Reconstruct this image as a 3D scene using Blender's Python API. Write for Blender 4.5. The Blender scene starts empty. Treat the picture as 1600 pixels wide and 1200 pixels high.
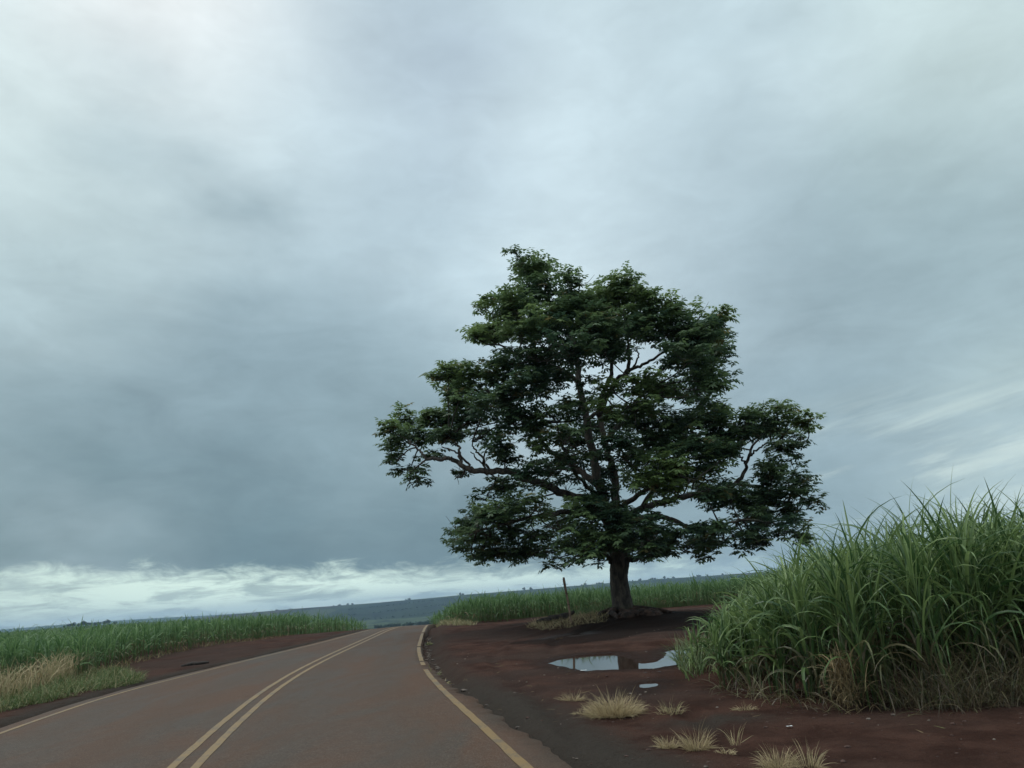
import bpy, math
import numpy as np

# ------------------------------------------------------------------ camera, world, sun
S = bpy.context.scene
COL = S.collection
rng = np.random.default_rng(11)
R_ = math.radians

FPX, PITCH, ROLL, EYE = 1202.0, R_(15.6), R_(4.2), 1.4
_F = np.array([0, math.cos(PITCH), math.sin(PITCH)])
_R0 = np.array([1.0, 0, 0]); _U0 = np.cross(_R0, _F)
_R = math.cos(ROLL) * _R0 - math.sin(ROLL) * _U0
_U = math.sin(ROLL) * _R0 + math.cos(ROLL) * _U0


def ray(px, py):
    return _F + _R * ((px - 800) / FPX) - _U * ((py - 600) / FPX)


cam = bpy.data.cameras.new('camera')
co = bpy.data.objects.new('camera', cam); COL.objects.link(co)
from mathutils import Matrix, Vector
M = Matrix(((_R[0], _U[0], -_F[0], 0), (_R[1], _U[1], -_F[1], 0), (_R[2], _U[2], -_F[2], EYE), (0, 0, 0, 1)))
co.matrix_world = M
cam.sensor_width = 36; cam.lens = 36 * FPX / 1600
cam.clip_start = 0.1; cam.clip_end = 60000
S.camera = co
S.view_settings.view_transform = 'Standard'
S.view_settings.look = 'None'
S.view_settings.exposure = 0.0
S.view_settings.gamma = 1.0
S.cycles.max_bounces = 6
S.cycles.diffuse_bounces = 4
S.cycles.transmission_bounces = 4
S.cycles.transparent_max_bounces = 8
S.cycles.use_denoising = True

SUN_EL, SUN_AZ = R_(62), R_(-70)          # behind the bright patch of cloud, up and to the left

sun = bpy.data.lights.new('sun', 'SUN')
sun.energy = 1.2; sun.angle = R_(30); sun.color = (1.0, 0.97, 0.92)
so = bpy.data.objects.new('sun', sun); COL.objects.link(so)
sd = Vector((math.sin(SUN_AZ) * math.cos(SUN_EL), math.cos(SUN_AZ) * math.cos(SUN_EL), math.sin(SUN_EL)))
so.rotation_euler = sd.to_track_quat('Z', 'Y').to_euler()
so.location = (-30, 20, 60)


def lin(r, g, b):
    f = lambda c: (c / 255 / 12.92) if c <= 10 else ((c / 255 + 0.055) / 1.055) ** 2.4
    return (f(r), f(g), f(b))


class NT:
    """short hand for wiring shader nodes"""
    def __init__(s, tree):
        s.t = tree; s.n = tree.nodes; s.l = tree.links

    def node(s, typ, **kw):
        n = s.n.new(typ)
        for k, v in kw.items(): setattr(n, k, v)
        return n

    def put(s, sock, v):
        if isinstance(v, bpy.types.NodeSocket): s.l.new(v, sock)
        else:
            try: sock.default_value = v
            except Exception: sock.default_value = tuple(v) + (1.0,)

    def math(s, op, a, b=None, c=None, clamp=False):
        n = s.node('ShaderNodeMath', operation=op); n.use_clamp = clamp
        s.put(n.inputs[0], a)
        if b is not None: s.put(n.inputs[1], b)
        if c is not None: s.put(n.inputs[2], c)
        return n.outputs[0]

    def vmath(s, op, a, b=None, scale=None):
        n = s.node('ShaderNodeVectorMath', operation=op)
        s.put(n.inputs[0], a)
        if b is not None: s.put(n.inputs[1], b)
        if scale is not None: s.put(n.inputs['Scale'], scale)
        return n.outputs['Value'] if op in ('DOT_PRODUCT', 'LENGTH') else n.outputs[0]

    def mix(s, f, a, b, blend='MIX'):
        n = s.node('ShaderNodeMix', data_type='RGBA', blend_type=blend)
        s.put(n.inputs[0], f); s.put(n.inputs[6], a); s.put(n.inputs[7], b)
        return n.outputs[2]

    def noise(s, vec, scale, detail=4, rough=0.55, dist=0.0):
        n = s.node('ShaderNodeTexNoise')
        s.put(n.inputs['Vector'], vec)
        n.inputs['Scale'].default_value = scale; n.inputs['Detail'].default_value = detail
        n.inputs['Roughness'].default_value = rough; n.inputs['Distortion'].default_value = dist
        return n.outputs['Fac']

    def ramp(s, f, lo, hi, a=0.0, b=1.0):
        n = s.node('ShaderNodeMapRange', interpolation_type='SMOOTHSTEP')
        s.put(n.inputs[0], f)
        for i, v in enumerate((lo, hi, a, b)): s.put(n.inputs[i + 1], v)
        return n.outputs[0]


def build_world():
    w = bpy.data.worlds.new('World'); S.world = w; w.use_nodes = True
    t = NT(w.node_tree); t.n.clear()
    out = t.node('ShaderNodeOutputWorld'); bg = t.node('ShaderNodeBackground')
    d = t.node('ShaderNodeTexCoord').outputs['Generated']
    d = t.vmath('NORMALIZE', d)
    sep = t.node('ShaderNodeSeparateXYZ'); t.put(sep.inputs[0], d)
    X, Y, Z = sep.outputs
    # cloud sheet seen in perspective: direction projected on a flat layer overhead
    zz = t.math('ADD', t.math('MAXIMUM', Z, 0.0), 0.09)
    comb = t.node('ShaderNodeCombineXYZ')
    t.put(comb.inputs[0], t.math('DIVIDE', X, zz)); t.put(comb.inputs[1], t.math('DIVIDE', Y, zz))
    P = comb.outputs[0]
    dq = t.vmath('MULTIPLY', d, (1.0, 1.0, 2.1))
    n_big = t.noise(dq, 2.6, 5, 0.55, 0.5)
    n_mid = t.noise(t.vmath('ADD', dq, (7.1, 3.3, 1.7)), 6.5, 7, 0.6, 0.4)
    wob = t.vmath('SCALE', t.vmath('SUBTRACT', t.node('ShaderNodeTexNoise').outputs['Color'], (0.5, 0.5, 0.5)), scale=0.0)
    nv = t.node('ShaderNodeTexNoise'); t.put(nv.inputs['Vector'], dq)
    nv.inputs['Scale'].default_value = 3.2; nv.inputs['Detail'].default_value = 4
    wob = t.vmath('SCALE', t.vmath('SUBTRACT', nv.outputs['Color'], (0.5, 0.5, 0.5)), scale=0.06)
    dw = t.vmath('ADD', d, wob)
    # large light and dark parts of the overcast
    pts = SKY_POINTS
    acc = None; wsum = None
    base_w = 0.03; base_c = np.array(lin(188, 207, 216)) * 1.15
    D = np.array([ray(p[0], p[1]) for p in pts]); D /= np.linalg.norm(D, axis=1)[:, None]
    K = np.array([1.0 / p[3] ** 2 for p in pts])
    Wt = np.exp(K[None] * (D @ D.T - 1))
    Wn = Wt / (Wt.sum(1, keepdims=True) + base_w)
    goal = np.array([np.array(lin(*p[2])) * (p[4] if len(p) > 4 else 1) for p in pts])
    rhs = goal - base_c[None] * base_w / (Wt.sum(1, keepdims=True) + base_w)
    # colours of the nodes such that the blend reproduces the colour wanted at each point
    C0 = goal.copy(); lam = 0.05
    Cn = C0 + np.linalg.solve(Wn.T @ Wn + lam * np.eye(len(pts)), Wn.T @ (rhs - Wn @ C0))
    Cn = np.clip(Cn, 0.03, 4)
    for (px, py, rgb, sig, *_), v, cc in zip(pts, D, Cn):
        k = 1.0 / sig ** 2
        dot = t.vmath('DOT_PRODUCT', dw, tuple(v))
        wgt = t.math('EXPONENT', t.math('MULTIPLY_ADD', dot, k, -k))
        c = t.vmath('SCALE', tuple(cc), scale=wgt)
        acc = c if acc is None else t.vmath('ADD', acc, c)
        wsum = wgt if wsum is None else t.math('ADD', wsum, wgt)
    acc = t.vmath('ADD', acc, tuple(base_w * q for q in base_c))
    wsum = t.math('ADD', wsum, base_w)
    cloud = t.vmath('SCALE', acc, scale=t.math('DIVIDE', 1.0, wsum))
    tex = t.math('ADD', t.math('MULTIPLY', t.math('SUBTRACT', n_big, 0.5), 0.16),
                 t.math('MULTIPLY', t.math('SUBTRACT', n_mid, 0.5), 0.24))
    lay = t.node('ShaderNodeCombineXYZ')
    az0 = t.math('ARCTAN2', X, Y); el0 = t.math('ARCSINE', Z)
    t.put(lay.inputs[0], t.math('MULTIPLY', az0, 6.0)); t.put(lay.inputs[1], t.math('MULTIPLY', el0, 17.0)); lay.inputs[2].default_value = 2.2
    n_lay = t.noise(lay.outputs[0], 1.0, 7, 0.62, 0.7)
    n_fin = t.noise(t.vmath('ADD', dq, (1.3, 8.2, 4.1)), 13.0, 7, 0.62, 0.6)
    lowm = t.math('MULTIPLY', t.ramp(el0, R_(2), R_(6)), t.ramp(el0, R_(34), R_(14)))
    tex = t.math('ADD', tex, t.math('MULTIPLY', t.math('MULTIPLY', t.math('SUBTRACT', n_lay, 0.5), 0.46), lowm))
    tex = t.math('ADD', tex, t.math('MULTIPLY', t.math('SUBTRACT', n_fin, 0.5), 0.22))
    cloud = t.vmath('SCALE', cloud, scale=t.math('ADD', 1.0, tex))
    cloud = t.vmath('MULTIPLY', cloud, (1.0, 1.0, 0.98))
    # bright break under the cloud base, close to the horizon, thinning towards the right
    az = t.math('ARCTAN2', X, Y)
    el = t.math('ARCSINE', Z)
    strp = t.node('ShaderNodeCombineXYZ')
    t.put(strp.inputs[0], t.math('MULTIPLY', az, 15.0)); t.put(strp.inputs[1], t.math('MULTIPLY', el, 42.0))
    n_edge = t.noise(strp.outputs[0], 1.3, 8, 0.66, 0.5)
    strq = t.node('ShaderNodeCombineXYZ')
    t.put(strq.inputs[0], t.math('MULTIPLY', az, 12.0)); t.put(strq.inputs[1], t.math('MULTIPLY', el, 70.0)); strq.inputs[2].default_value = 4.2
    n_str = t.noise(strq.outputs[0], 1.0, 8, 0.62, 0.5)
    top = t.math('MULTIPLY_ADD', az, -0.050, R_(2.15))
    top = t.math('ADD', top, t.math('MULTIPLY', t.math('SUBTRACT', n_edge, 0.5), R_(3.4)))
    brk = t.math('SUBTRACT', 1.0, t.ramp(t.math('SUBTRACT', el, top), -R_(0.9), R_(0.7)))
    brk = t.math('MULTIPLY', brk, t.ramp(n_str, 0.34, 0.56, 0.42, 1.0))
    brk = t.math('MULTIPLY', brk, t.ramp(az, R_(8), R_(20), 1.0, 0.25))
    brk = t.math('MULTIPLY', brk, t.ramp(az, R_(-38), R_(-22), 0.72, 1.0))
    low = t.ramp(el, R_(0.2), R_(1.8))
    bcol = t.mix(low, tuple(1.0 * q for q in lin(204, 224, 216)) + (1,), tuple(1.22 * q for q in lin(217, 239, 226)) + (1,))
    cloud = t.mix(brk, cloud, bcol)
    # bright slits low on the right
    strr = t.node('ShaderNodeCombineXYZ')
    t.put(strr.inputs[0], t.math('MULTIPLY', az, 3.4)); t.put(strr.inputs[1], t.math('MULTIPLY_ADD', el, 26.0, t.math('MULTIPLY', az, -4.5))); strr.inputs[2].default_value = 1.3
    n_sl = t.noise(strr.outputs[0], 1.0, 6, 0.58, 0.4)
    sl = t.math('MULTIPLY', t.ramp(n_sl, 0.42, 0.60), t.math('MULTIPLY', t.ramp(el, R_(1.5), R_(5)), t.ramp(el, R_(13), R_(8))))
    sl = t.math('MULTIPLY', sl, t.ramp(az, R_(14), R_(28)))
    cloud = t.mix(t.math('MULTIPLY', sl, 0.75), cloud, lin(214, 232, 228) + (1,))
    sky = t.node('ShaderNodeTexSky', sky_type='NISHITA'); sky.sun_disc = False
    sky.sun_elevation = SUN_EL; sky.sun_rotation = SUN_AZ
    hid = t.vmath('SCALE', sky.outputs[0], scale=0.08)
    col = t.mix(0.93, hid, cloud)
    t.put(bg.inputs[0], col); bg.inputs[1].default_value = 1.0
    t.l.new(bg.outputs[0], out.inputs[0])


SKY_POINTS = [  # pixel of the photograph, colour of the cloud there, spread (radians)
    (250, 10, (244, 252, 255), 0.09), (20, 200, (220, 237, 240), 0.10), (420, 200, (214, 232, 240), 0.09),
    (190, 220, (204, 222, 228), 0.07), (640, 130, (194, 213, 226), 0.09), (900, 190, (212, 232, 242), 0.09),
    (1150, 140, (192, 213, 223), 0.10), (1520, 60, (208, 228, 231), 0.10), (1440, 340, (162, 185, 193), 0.10),
    (1080, 310, (188, 209, 220), 0.10), (620, 380, (186, 208, 220), 0.10), (385, 420, (158, 180, 190), 0.05),
    (20, 480, (170, 192, 199), 0.10), (280, 590, (146, 169, 179), 0.10), (20, 680, (142, 164, 172), 0.10),
    (520, 560, (156, 180, 191), 0.10), (540, 700, (140, 164, 174), 0.09), (1300, 470, (162, 184, 194), 0.10),
    (1540, 560, (172, 195, 203), 0.10), (1300, 690, (152, 176, 187), 0.09), (1560, 700, (180, 202, 207), 0.06),
    (280, 800, (120, 144, 153), 0.08), (420, 850, (110, 135, 145), 0.07), (40, 850, (114, 137, 143), 0.07),
    (650, 850, (114, 139, 149), 0.07), (860, 850, (120, 144, 153), 0.06), (1120, 850, (145, 169, 180), 0.08), (-700, 200, (205, 224, 230), 0.22, 1.2),
    (700, -1600, (220, 236, 242), 0.35, 1.8), (700, -350, (200, 220, 228), 0.16, 1.0), (2300, 300, (180, 200, 208), 0.22, 1.1),
]
build_world()


# ------------------------------------------------------------------ helpers
def tag(o, label=None, cat=None, group=None, kind=None):
    if label: o['label'] = label
    if cat: o['category'] = cat
    if group: o['group'] = group
    if kind: o['kind'] = kind
    return o


def empty(name, loc=(0, 0, 0)):
    o = bpy.data.objects.new(name, None); COL.objects.link(o); o.location = loc
    o.empty_display_size = 0.2
    return o


def mesh(name, V, Fc, mat, parent=None, tint=None, smooth=True, attrs=None, loc=None):
    """V (n,3); Fc: list of (m,k) index arrays; tint (n,3)"""
    if not isinstance(Fc, (list, tuple)): Fc = [Fc]
    Fc = [np.asarray(f) for f in Fc if len(f)]
    V = np.asarray(V, dtype=np.float64)
    if loc is not None: V = V - np.asarray(loc)
    me = bpy.data.meshes.new(name)
    me.vertices.add(len(V)); me.vertices.foreach_set('co', V.astype(np.float32).ravel())
    loops = np.concatenate([f.ravel() for f in Fc]).astype(np.int32)
    sizes = np.concatenate([np.full(len(f), f.shape[1]) for f in Fc]).astype(np.int32)
    starts = np.concatenate([[0], np.cumsum(sizes)[:-1]]).astype(np.int32)
    me.loops.add(len(loops)); me.loops.foreach_set('vertex_index', loops)
    me.polygons.add(len(sizes)); me.polygons.foreach_set('loop_start', starts); me.polygons.foreach_set('loop_total', sizes)
    me.polygons.foreach_set('use_smooth', np.full(len(sizes), smooth))
    if tint is not None:
        a = me.attributes.new('tint', 'FLOAT_COLOR', 'POINT')
        c = np.ones((len(V), 4), np.float32); c[:, :3] = tint
        a.data.foreach_set('color', c.ravel())
    for k, v in (attrs or {}).items():
        a = me.attributes.new(k, 'FLOAT', 'POINT'); a.data.foreach_set('value', np.asarray(v, np.float32))
    me.update(calc_edges=True); me.validate()
    me.materials.append(mat)
    o = bpy.data.objects.new(name, me); COL.objects.link(o)
    if parent is not None: o.parent = parent
    if loc is not None: o.location = loc
    return o


class Bag:
    def __init__(s): s.V = []; s.F = {}; s.T = []; s.n = 0

    def add(s, V, F, T=None):
        V = np.asarray(V, float); F = np.asarray(F)
        s.V.append(V); s.F.setdefault(F.shape[1], []).append(F + s.n); s.n += len(V)
        s.T.append(np.zeros((len(V), 3)) if T is None else np.broadcast_to(np.asarray(T, float), (len(V), 3)))
        return s

    def build(s, name, mat, parent=None, **kw):
        return mesh(name, np.concatenate(s.V), [np.concatenate(f) for f in s.F.values()], mat, parent, np.concatenate(s.T), **kw)


def blades(base, az, tilt, length, width, droop, segs=5, fold=0.0, power=1.4, roll=None, tint=None, taper=2.2):
    """ribbon leaves; every argument an array over blades. returns V,F,T"""
    n = len(base)
    az, tilt, length, width, droop = [np.broadcast_to(np.asarray(a, float), (n,)) for a in (az, tilt, length, width, droop)]
    t = np.linspace(0, 1, segs + 1)
    th = tilt[:, None] + droop[:, None] * t[None] ** power
    ds = length[:, None] / segs
    thm = 0.5 * (th[:, 1:] + th[:, :-1])
    hx = np.concatenate([np.zeros((n, 1)), np.cumsum(np.sin(thm) * ds, 1)], 1)
    hz = np.concatenate([np.zeros((n, 1)), np.cumsum(np.cos(thm) * ds, 1)], 1)
    dirx, diry = np.sin(az), np.cos(az)
    P = np.stack([base[:, 0:1] + hx * dirx[:, None], base[:, 1:2] + hx * diry[:, None], base[:, 2:3] + hz], -1)
    side = np.stack([diry, -dirx, np.zeros(n)], -1)
    nrm = np.stack([-np.cos(th) * dirx[:, None], -np.cos(th) * diry[:, None], np.sin(th)], -1)
    if roll is None: roll = rng.normal(0, 0.5, n)
    sr = np.cos(roll)[:, None, None] * side[:, None, :] + np.sin(roll)[:, None, None] * nrm
    w = width[:, None] * np.clip(0.45 + t * 3, 0, 1)[None] * np.clip(1 - t ** taper, 0.02, 1)[None]
    L = P - sr * w[..., None] * 0.5
    Rr = P + sr * w[..., None] * 0.5
    if tint is None: tint = np.stack([rng.random(n), np.zeros(n)], -1)
    if fold:
        C = P - np.cross(sr, nrm)[..., :] * 0 - nrm * w[..., None] * fold
        V = np.stack([L, C, Rr], 2).reshape(-1, 3); m = 3
    else:
        V = np.stack([L, Rr], 2).reshape(-1, 3); m = 2
    T = np.repeat(np.concatenate([tint[:, None, :].repeat(segs + 1, 1), t[None, :, None].repeat(n, 0)], -1).reshape(-1, 3), m, 0)
    off = (np.arange(n) * (segs + 1) * m)[:, None, None] + (np.arange(segs) * m)[None, :, None]
    qs = []
    for j in range(m - 1):
        qs.append((off + np.array([j, j + 1, j + 1 + m, j + m])[None, None]).reshape(-1, 4))
    return V, np.concatenate(qs), T


def catmull(pts, sub=6):
    pts = np.asarray(pts, float)
    if len(pts) < 3:
        return np.array([pts[0] + (pts[-1] - pts[0]) * k / sub for k in range(sub + 1)])
    P = np.concatenate([[2 * pts[0] - pts[1]], pts, [2 * pts[-1] - pts[-2]]])
    out = []
    for i in range(1, len(P) - 2):
        for k in range(sub):
            t = k / sub
            out.append(0.5 * (2 * P[i] + (P[i + 1] - P[i - 1]) * t + (2 * P[i - 1] - 5 * P[i] + 4 * P[i + 1] - P[i + 2]) * t * t
                              + (3 * P[i] - P[i - 1] - 3 * P[i + 1] + P[i + 2]) * t ** 3))
    out.append(pts[-1])
    return np.array(out)


def tube(path, rad, sides=8, rough=0.0, flare=None):
    path = np.asarray(path, float); n = len(path)
    rad = np.interp(np.linspace(0, 1, n), np.linspace(0, 1, len(rad)), rad) if len(rad) != n else np.asarray(rad, float)
    tan = np.gradient(path, axis=0); tan /= np.linalg.norm(tan, axis=1)[:, None] + 1e-9
    ref = np.array([0.0, 1, 0.05]); a = np.cross(tan, ref); a /= np.linalg.norm(a, axis=1)[:, None] + 1e-9
    b = np.cross(tan, a)
    ang = np.arange(sides) / sides * 2 * np.pi
    rr = rad[:, None] * (1 + rough * rng.normal(0, 1, (n, sides)))
    if flare is not None: rr = rr * flare(np.linspace(0, 1, n)[:, None], ang[None])
    V = path[:, None] + rr[..., None] * (np.cos(ang)[None, :, None] * a[:, None] + np.sin(ang)[None, :, None] * b[:, None])
    i = np.arange(n - 1)[:, None] * sides; j = np.arange(sides)[None]; k = (j + 1) % sides
    F = np.stack([i + j, i + k, i + k + sides, i + j + sides], -1).reshape(-1, 4)
    V = V.reshape(-1, 3)
    cap = np.array([[0, 0, 0, 0]])
    V = np.concatenate([V, path[:1], path[-1:]])
    c0 = np.stack([np.full(sides, n * sides), (np.arange(sides) + 1) % sides, np.arange(sides)], -1)
    e = (n - 1) * sides
    c1 = np.stack([np.full(sides, n * sides + 1), e + np.arange(sides), e + (np.arange(sides) + 1) % sides], -1)
    return V, F, np.concatenate([c0, c1])


def hash2(ix, iy, s):
    h = (ix.astype(np.int64) * 374761393 + iy.astype(np.int64) * 668265263 + s * 974634777) & 0xFFFFFFFF
    h = ((h ^ (h >> 13)) * 1274126177) & 0xFFFFFFFF
    return ((h ^ (h >> 16)) & 0xFFFF) / 65535.0


def vnoise(x, y, s=0):
    ix = np.floor(x); iy = np.floor(y); fx = x - ix; fy = y - iy
    fx = fx * fx * (3 - 2 * fx); fy = fy * fy * (3 - 2 * fy)
    a = hash2(ix, iy, s); b = hash2(ix + 1, iy, s); c = hash2(ix, iy + 1, s); d = hash2(ix + 1, iy + 1, s)
    return (a * (1 - fx) + b * fx) * (1 - fy) + (c * (1 - fx) + d * fx) * fy


def fbm(x, y, s=0, o=4):
    v = 0; a = 0.5; f = 1.0
    for k in range(o):
        v = v + a * (vnoise(x * f, y * f, s + k) - 0.5); a *= 0.5; f *= 2.03
    return v


def sstep(x, a, b):
    t = np.clip((x - a) / (b - a), 0, 1); return t * t * (3 - 2 * t)


def inpoly(x, y, poly):
    poly = np.asarray(poly); ins = np.zeros(np.shape(x), bool); j = len(poly) - 1
    for i in range(len(poly)):
        xi, yi = poly[i]; xj, yj = poly[j]
        c = ((yi > y) != (yj > y)) & (x < (xj - xi) * (y - yi) / (yj - yi + 1e-12) + xi)
        ins ^= c; j = i
    return ins


def sdist(x, y, poly):
    """signed distance, negative inside"""
    poly = np.asarray(poly, float); d = np.full(np.shape(x), 1e9)
    for i in range(len(poly)):
        a = poly[i]; b = poly[(i + 1) % len(poly)]; e = b - a
        t = np.clip(((x - a[0]) * e[0] + (y - a[1]) * e[1]) / (e @ e + 1e-12), 0, 1)
        d = np.minimum(d, np.hypot(x - a[0] - t * e[0], y - a[1] - t * e[1]))
    return np.where(inpoly(x, y, poly), -d, d)


# ------------------------------------------------------------------ land form
_PY = np.array([-400, -20, 0, 8, 13, 18, 24, 30, 36, 42, 50, 60, 80, 120, 200, 400, 800, 1200, 1700, 2200, 2600, 20000.])
_PZ = np.array([-0.6, 0, 0, 0, .03, .11, .26, .40, .48, .44, .20, -.20, -1.1, -2.9, -6.2, -12.5, -21.5, -27, -31, -31, -30, -30.])


def zprof(Y):
    w = 0.06 * np.abs(Y) + 0.5
    return sum(np.interp(Y + w * k, _PY, _PZ) * c for k, c in ((-1, .25), (-.5, .25), (0, .0), (.5, .25), (1, .25)))


def ridge(u, us, ps): return np.interp(u, us, ps)


def far_hills(x, y):
    u = x / np.maximum(y, 1.0)
    px1 = ridge(u, [-1.2, -.75, -.55, -.45, -.38, -.28, -.19, -.08, 0, .17, .31, .5, .9], [2, 1, 2, 5, 8, 9.5, 9.5, 11, 12, 13.5, 12.5, 12, 12])
    z1 = px1 / FPX * 3600 + 1.4 + 6 * fbm(x / 260, y / 260, 5, 3)
    b1 = sstep(y, 2050, 3600) - sstep(y, 3700, 6000)
    px2 = ridge(u, [-1.2, -.7, -.6, -.45, -.3, -.2, .2], [9, 11, 11.5, 10.5, 8, 5, 5])
    z2 = px2 / FPX * 7200 + 1.4 + 18 * fbm(x / 900, y / 900, 9, 3)
    b2 = sstep(y, 5000, 7200) - sstep(y, 7300, 9300)
    px3 = ridge(u, [-1.2, -.7, -.6, -.54, -.46, -.40, -.3], [3, 5, 7, 6.5, 5, 3, -10])
    z3 = px3 / FPX * 1700 + 1.4
    b3 = (sstep(y, 1000, 1700) - sstep(y, 1750, 2300)) * sstep(px3, -8, 0)
    return b1 * (z1 + 30) + b2 * (z2 + 30) + b3 * (z3 + 31)


def zbase(x, y):
    return zprof(y) + far_hills(x, y)


def at(px, py):
    d = ray(px, py); d = d / d[1]
    Y = np.linspace(3, 90, 6000)
    g = EYE + d[2] * Y - zprof(Y)
    k = np.argmax(g < 0) if (g < 0).any() else int(np.argmin(g))
    return np.array([d[0] * Y[k], Y[k]])


def on_plane(px, py, Y):
    d = ray(px, py); t = Y / d[1]
    return np.array([d[0] * t, Y, EYE + d[2] * t])


# centre line of the road, from pixels of the double line
_c = np.array([at(*p) for p in [(294, 1200), (348, 1143), (400, 1098), (458, 1057), (502, 1034), (547, 1013), (584, 996), (611, 984)]])
_near = _c[0]; _dir = (_c[1] - _c[0]) / np.linalg.norm(_c[1] - _c[0])
_far = _c[-1]; _df = (_c[-1] - _c[-3]) / np.linalg.norm(_c[-1] - _c[-3])
CL = np.concatenate([[_near - _dir * 24 + [-1.2, 0], _near - _dir * 12 + [-.3, 0]], _c,
                     [_far + _df * 14 + [0.3, 0], _far + _df * 40 + [3, 0], _far + _df * 80 + [12, 0]]])
_cs = catmull(CL, 14)


_cy = np.linspace(-20, 125, 800)
_k = np.hanning(61); _k /= _k.sum()
_cxs = np.convolve(np.pad(np.interp(_cy, _cs[:, 1], _cs[:, 0]), 30, mode='reflect', reflect_type='odd'), _k, 'valid')


def cx(Y): return np.interp(Y, _cy, _cxs)


_er = np.array([at(*p) for p in [(822, 1200), (745, 1125), (690, 1075), (661, 1035), (655, 1010), (660, 992), (672, 976)]])
_el = np.array([at(*p) for p in [(0, 1148), (100, 1112), (200, 1080), (300, 1055), (400, 1030), (500, 1006), (560, 990)]])
_yy = np.linspace(-16, 110, 500)


def edge_fn(pts):
    off = pts[:, 0] - cx(pts[:, 1])
    k = np.polyfit(pts[:, 1], off, 2)
    return pts[:, 1].min(), pts[:, 1].max(), off


def right_line(Y):
    off = _er[:, 0] - cx(_er[:, 1])
    return cx(Y) + np.interp(Y, _er[:, 1], off)


def left_line(Y):
    off = _el[:, 0] - cx(_el[:, 1])
    return cx(Y) + np.interp(Y, _el[:, 1], off)


def smooth1(a, k=25):
    ker = np.hanning(k + 2)[1:-1]; ker /= ker.sum()
    return np.convolve(np.pad(a, k // 2, mode='edge'), ker, 'valid')


_RL = smooth1(right_line(_yy)); _LL = smooth1(left_line(_yy))
rl = lambda Y: np.interp(Y, _yy, _RL)
ll = lambda Y: np.interp(Y, _yy, _LL)

PUD1 = [at(*p) for p in [(853, 1032), (872, 1024), (900, 1019), (960, 1016), (986, 1022), (1000, 1033), (1028, 1031), (1034, 1013), (1050, 1008), (1120, 1010), (1150, 1022), (1110, 1034), (1062, 1038), (1020, 1044), (985, 1045), (960, 1045), (920, 1047), (892, 1043)]]
PUD2 = [at(*p) for p in [(997, 1064), (1012, 1061), (1030, 1062), (1026, 1070), (1002, 1078)]]
PUD3 = [at(*p) for p in [(850, 998), (880, 990), (915, 986), (918, 989), (880, 995)]]
TREE = np.append(on_plane(968, 959, 29.0)[:2], 0)
MOUND_Z = on_plane(968, 959, 29.0)[2]
mound_h = MOUND_Z - float(zprof(np.array(29.0)))
WATER = {}


def zground(x, y, fine=True):
    z = zbase(x, y)
    r = np.hypot((x - TREE[0]) / 1.1, (y - TREE[1]) / 1.0)
    z = z + (mound_h + 0.04) * np.exp(-(r / 2.9) ** 2)
    # eroded step towards the puddle side
    z = z - 0.10 * np.exp(-((y - (TREE[1] - 3.4)) / 1.3) ** 2 - ((x - TREE[0] + .5) / 4) ** 2)
    near = sstep(y, 130, 60) * sstep(np.abs(x), 90, 50)
    z = z + near * (0.10 * fbm(x / 3.1, y / 3.1, 3, 3) + 0.06 * fbm(x / 0.55, y / 0.55, 21, 3))
    for poly, lev, dep in ((PUD1, -0.01, .09), (PUD2, -0.02, .08), (PUD3, 0.0, .05)):
        c = np.mean(poly, 0)
        m = (np.hypot(x - c[0], y - c[1]) < 9)
        if np.any(m):
            sdm = sdist(x[m], y[m], poly) + 0.34 * fbm(x[m] / .7, y[m] / .7, 33, 4)
            L = WATER.setdefault(id(poly), float(zprof(np.array(c[1]))) - 0.045)
            flat = L + 0.02 + 0.035 * fbm(x[m] / .6, y[m] / .6, 41, 3)
            k = sstep(sdm, 1.6, 0.15)
            zz = z[m] * (1 - k) + np.maximum(flat, L + .004) * k
            zz = np.where(sdm < 0, zz - dep * sstep(sdm, 0.03, -0.25), zz)
            z[m] = zz
    # bed under the road, low shoulder beside it
    inside = sstep(x, ll(y) - .75, ll(y) - .45) * sstep(x, rl(y) + .75, rl(y) + .35) * sstep(y, 112, 106)
    zr = zbase(x, y) - 0.16
    z = z * (1 - inside) + zr * inside
    return z


RUT = np.array([at(*p) for p in [(905, 1200), (868, 1120), (800, 1060), (770, 1025), (800, 1000), (850, 988), (910, 980)]])
RUT = catmull(RUT, 10)


def rut_depth(x, y):
    d = np.full(x.shape, 9.0)
    for off in (0.0, 1.45):
        q = RUT + np.array([off, 0.0])
        for i in range(len(q) - 1):
            a, e = q[i], q[i + 1] - q[i]
            t = np.clip(((x - a[0]) * e[0] + (y - a[1]) * e[1]) / (e @ e + 1e-12), 0, 1)
            d = np.minimum(d, np.hypot(x - a[0] - t * e[0], y - a[1] - t * e[1]))
    d = d + .06 * fbm(x / .4, y / .4, 63, 3)
    return np.exp(-(d / .13) ** 2) - .45 * np.exp(-((d - .24) / .08) ** 2)


def gz(x, y):
    x = np.atleast_1d(np.asarray(x, float)).copy(); y = np.atleast_1d(np.asarray(y, float)).copy()
    return zground(x, y)


# ------------------------------------------------------------------ materials
def newmat(name):
    m = bpy.data.materials.new(name); m.use_nodes = True
    t = NT(m.node_tree)
    return m, t, m.node_tree.nodes['Principled BSDF']


def bump(t, b, h, strength, dist=0.02):
    n = t.node('ShaderNodeBump'); n.inputs['Strength'].default_value = strength; n.inputs['Distance'].default_value = dist
    t.put(n.inputs['Height'], h); t.l.new(n.outputs[0], b.inputs['Normal'])


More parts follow.
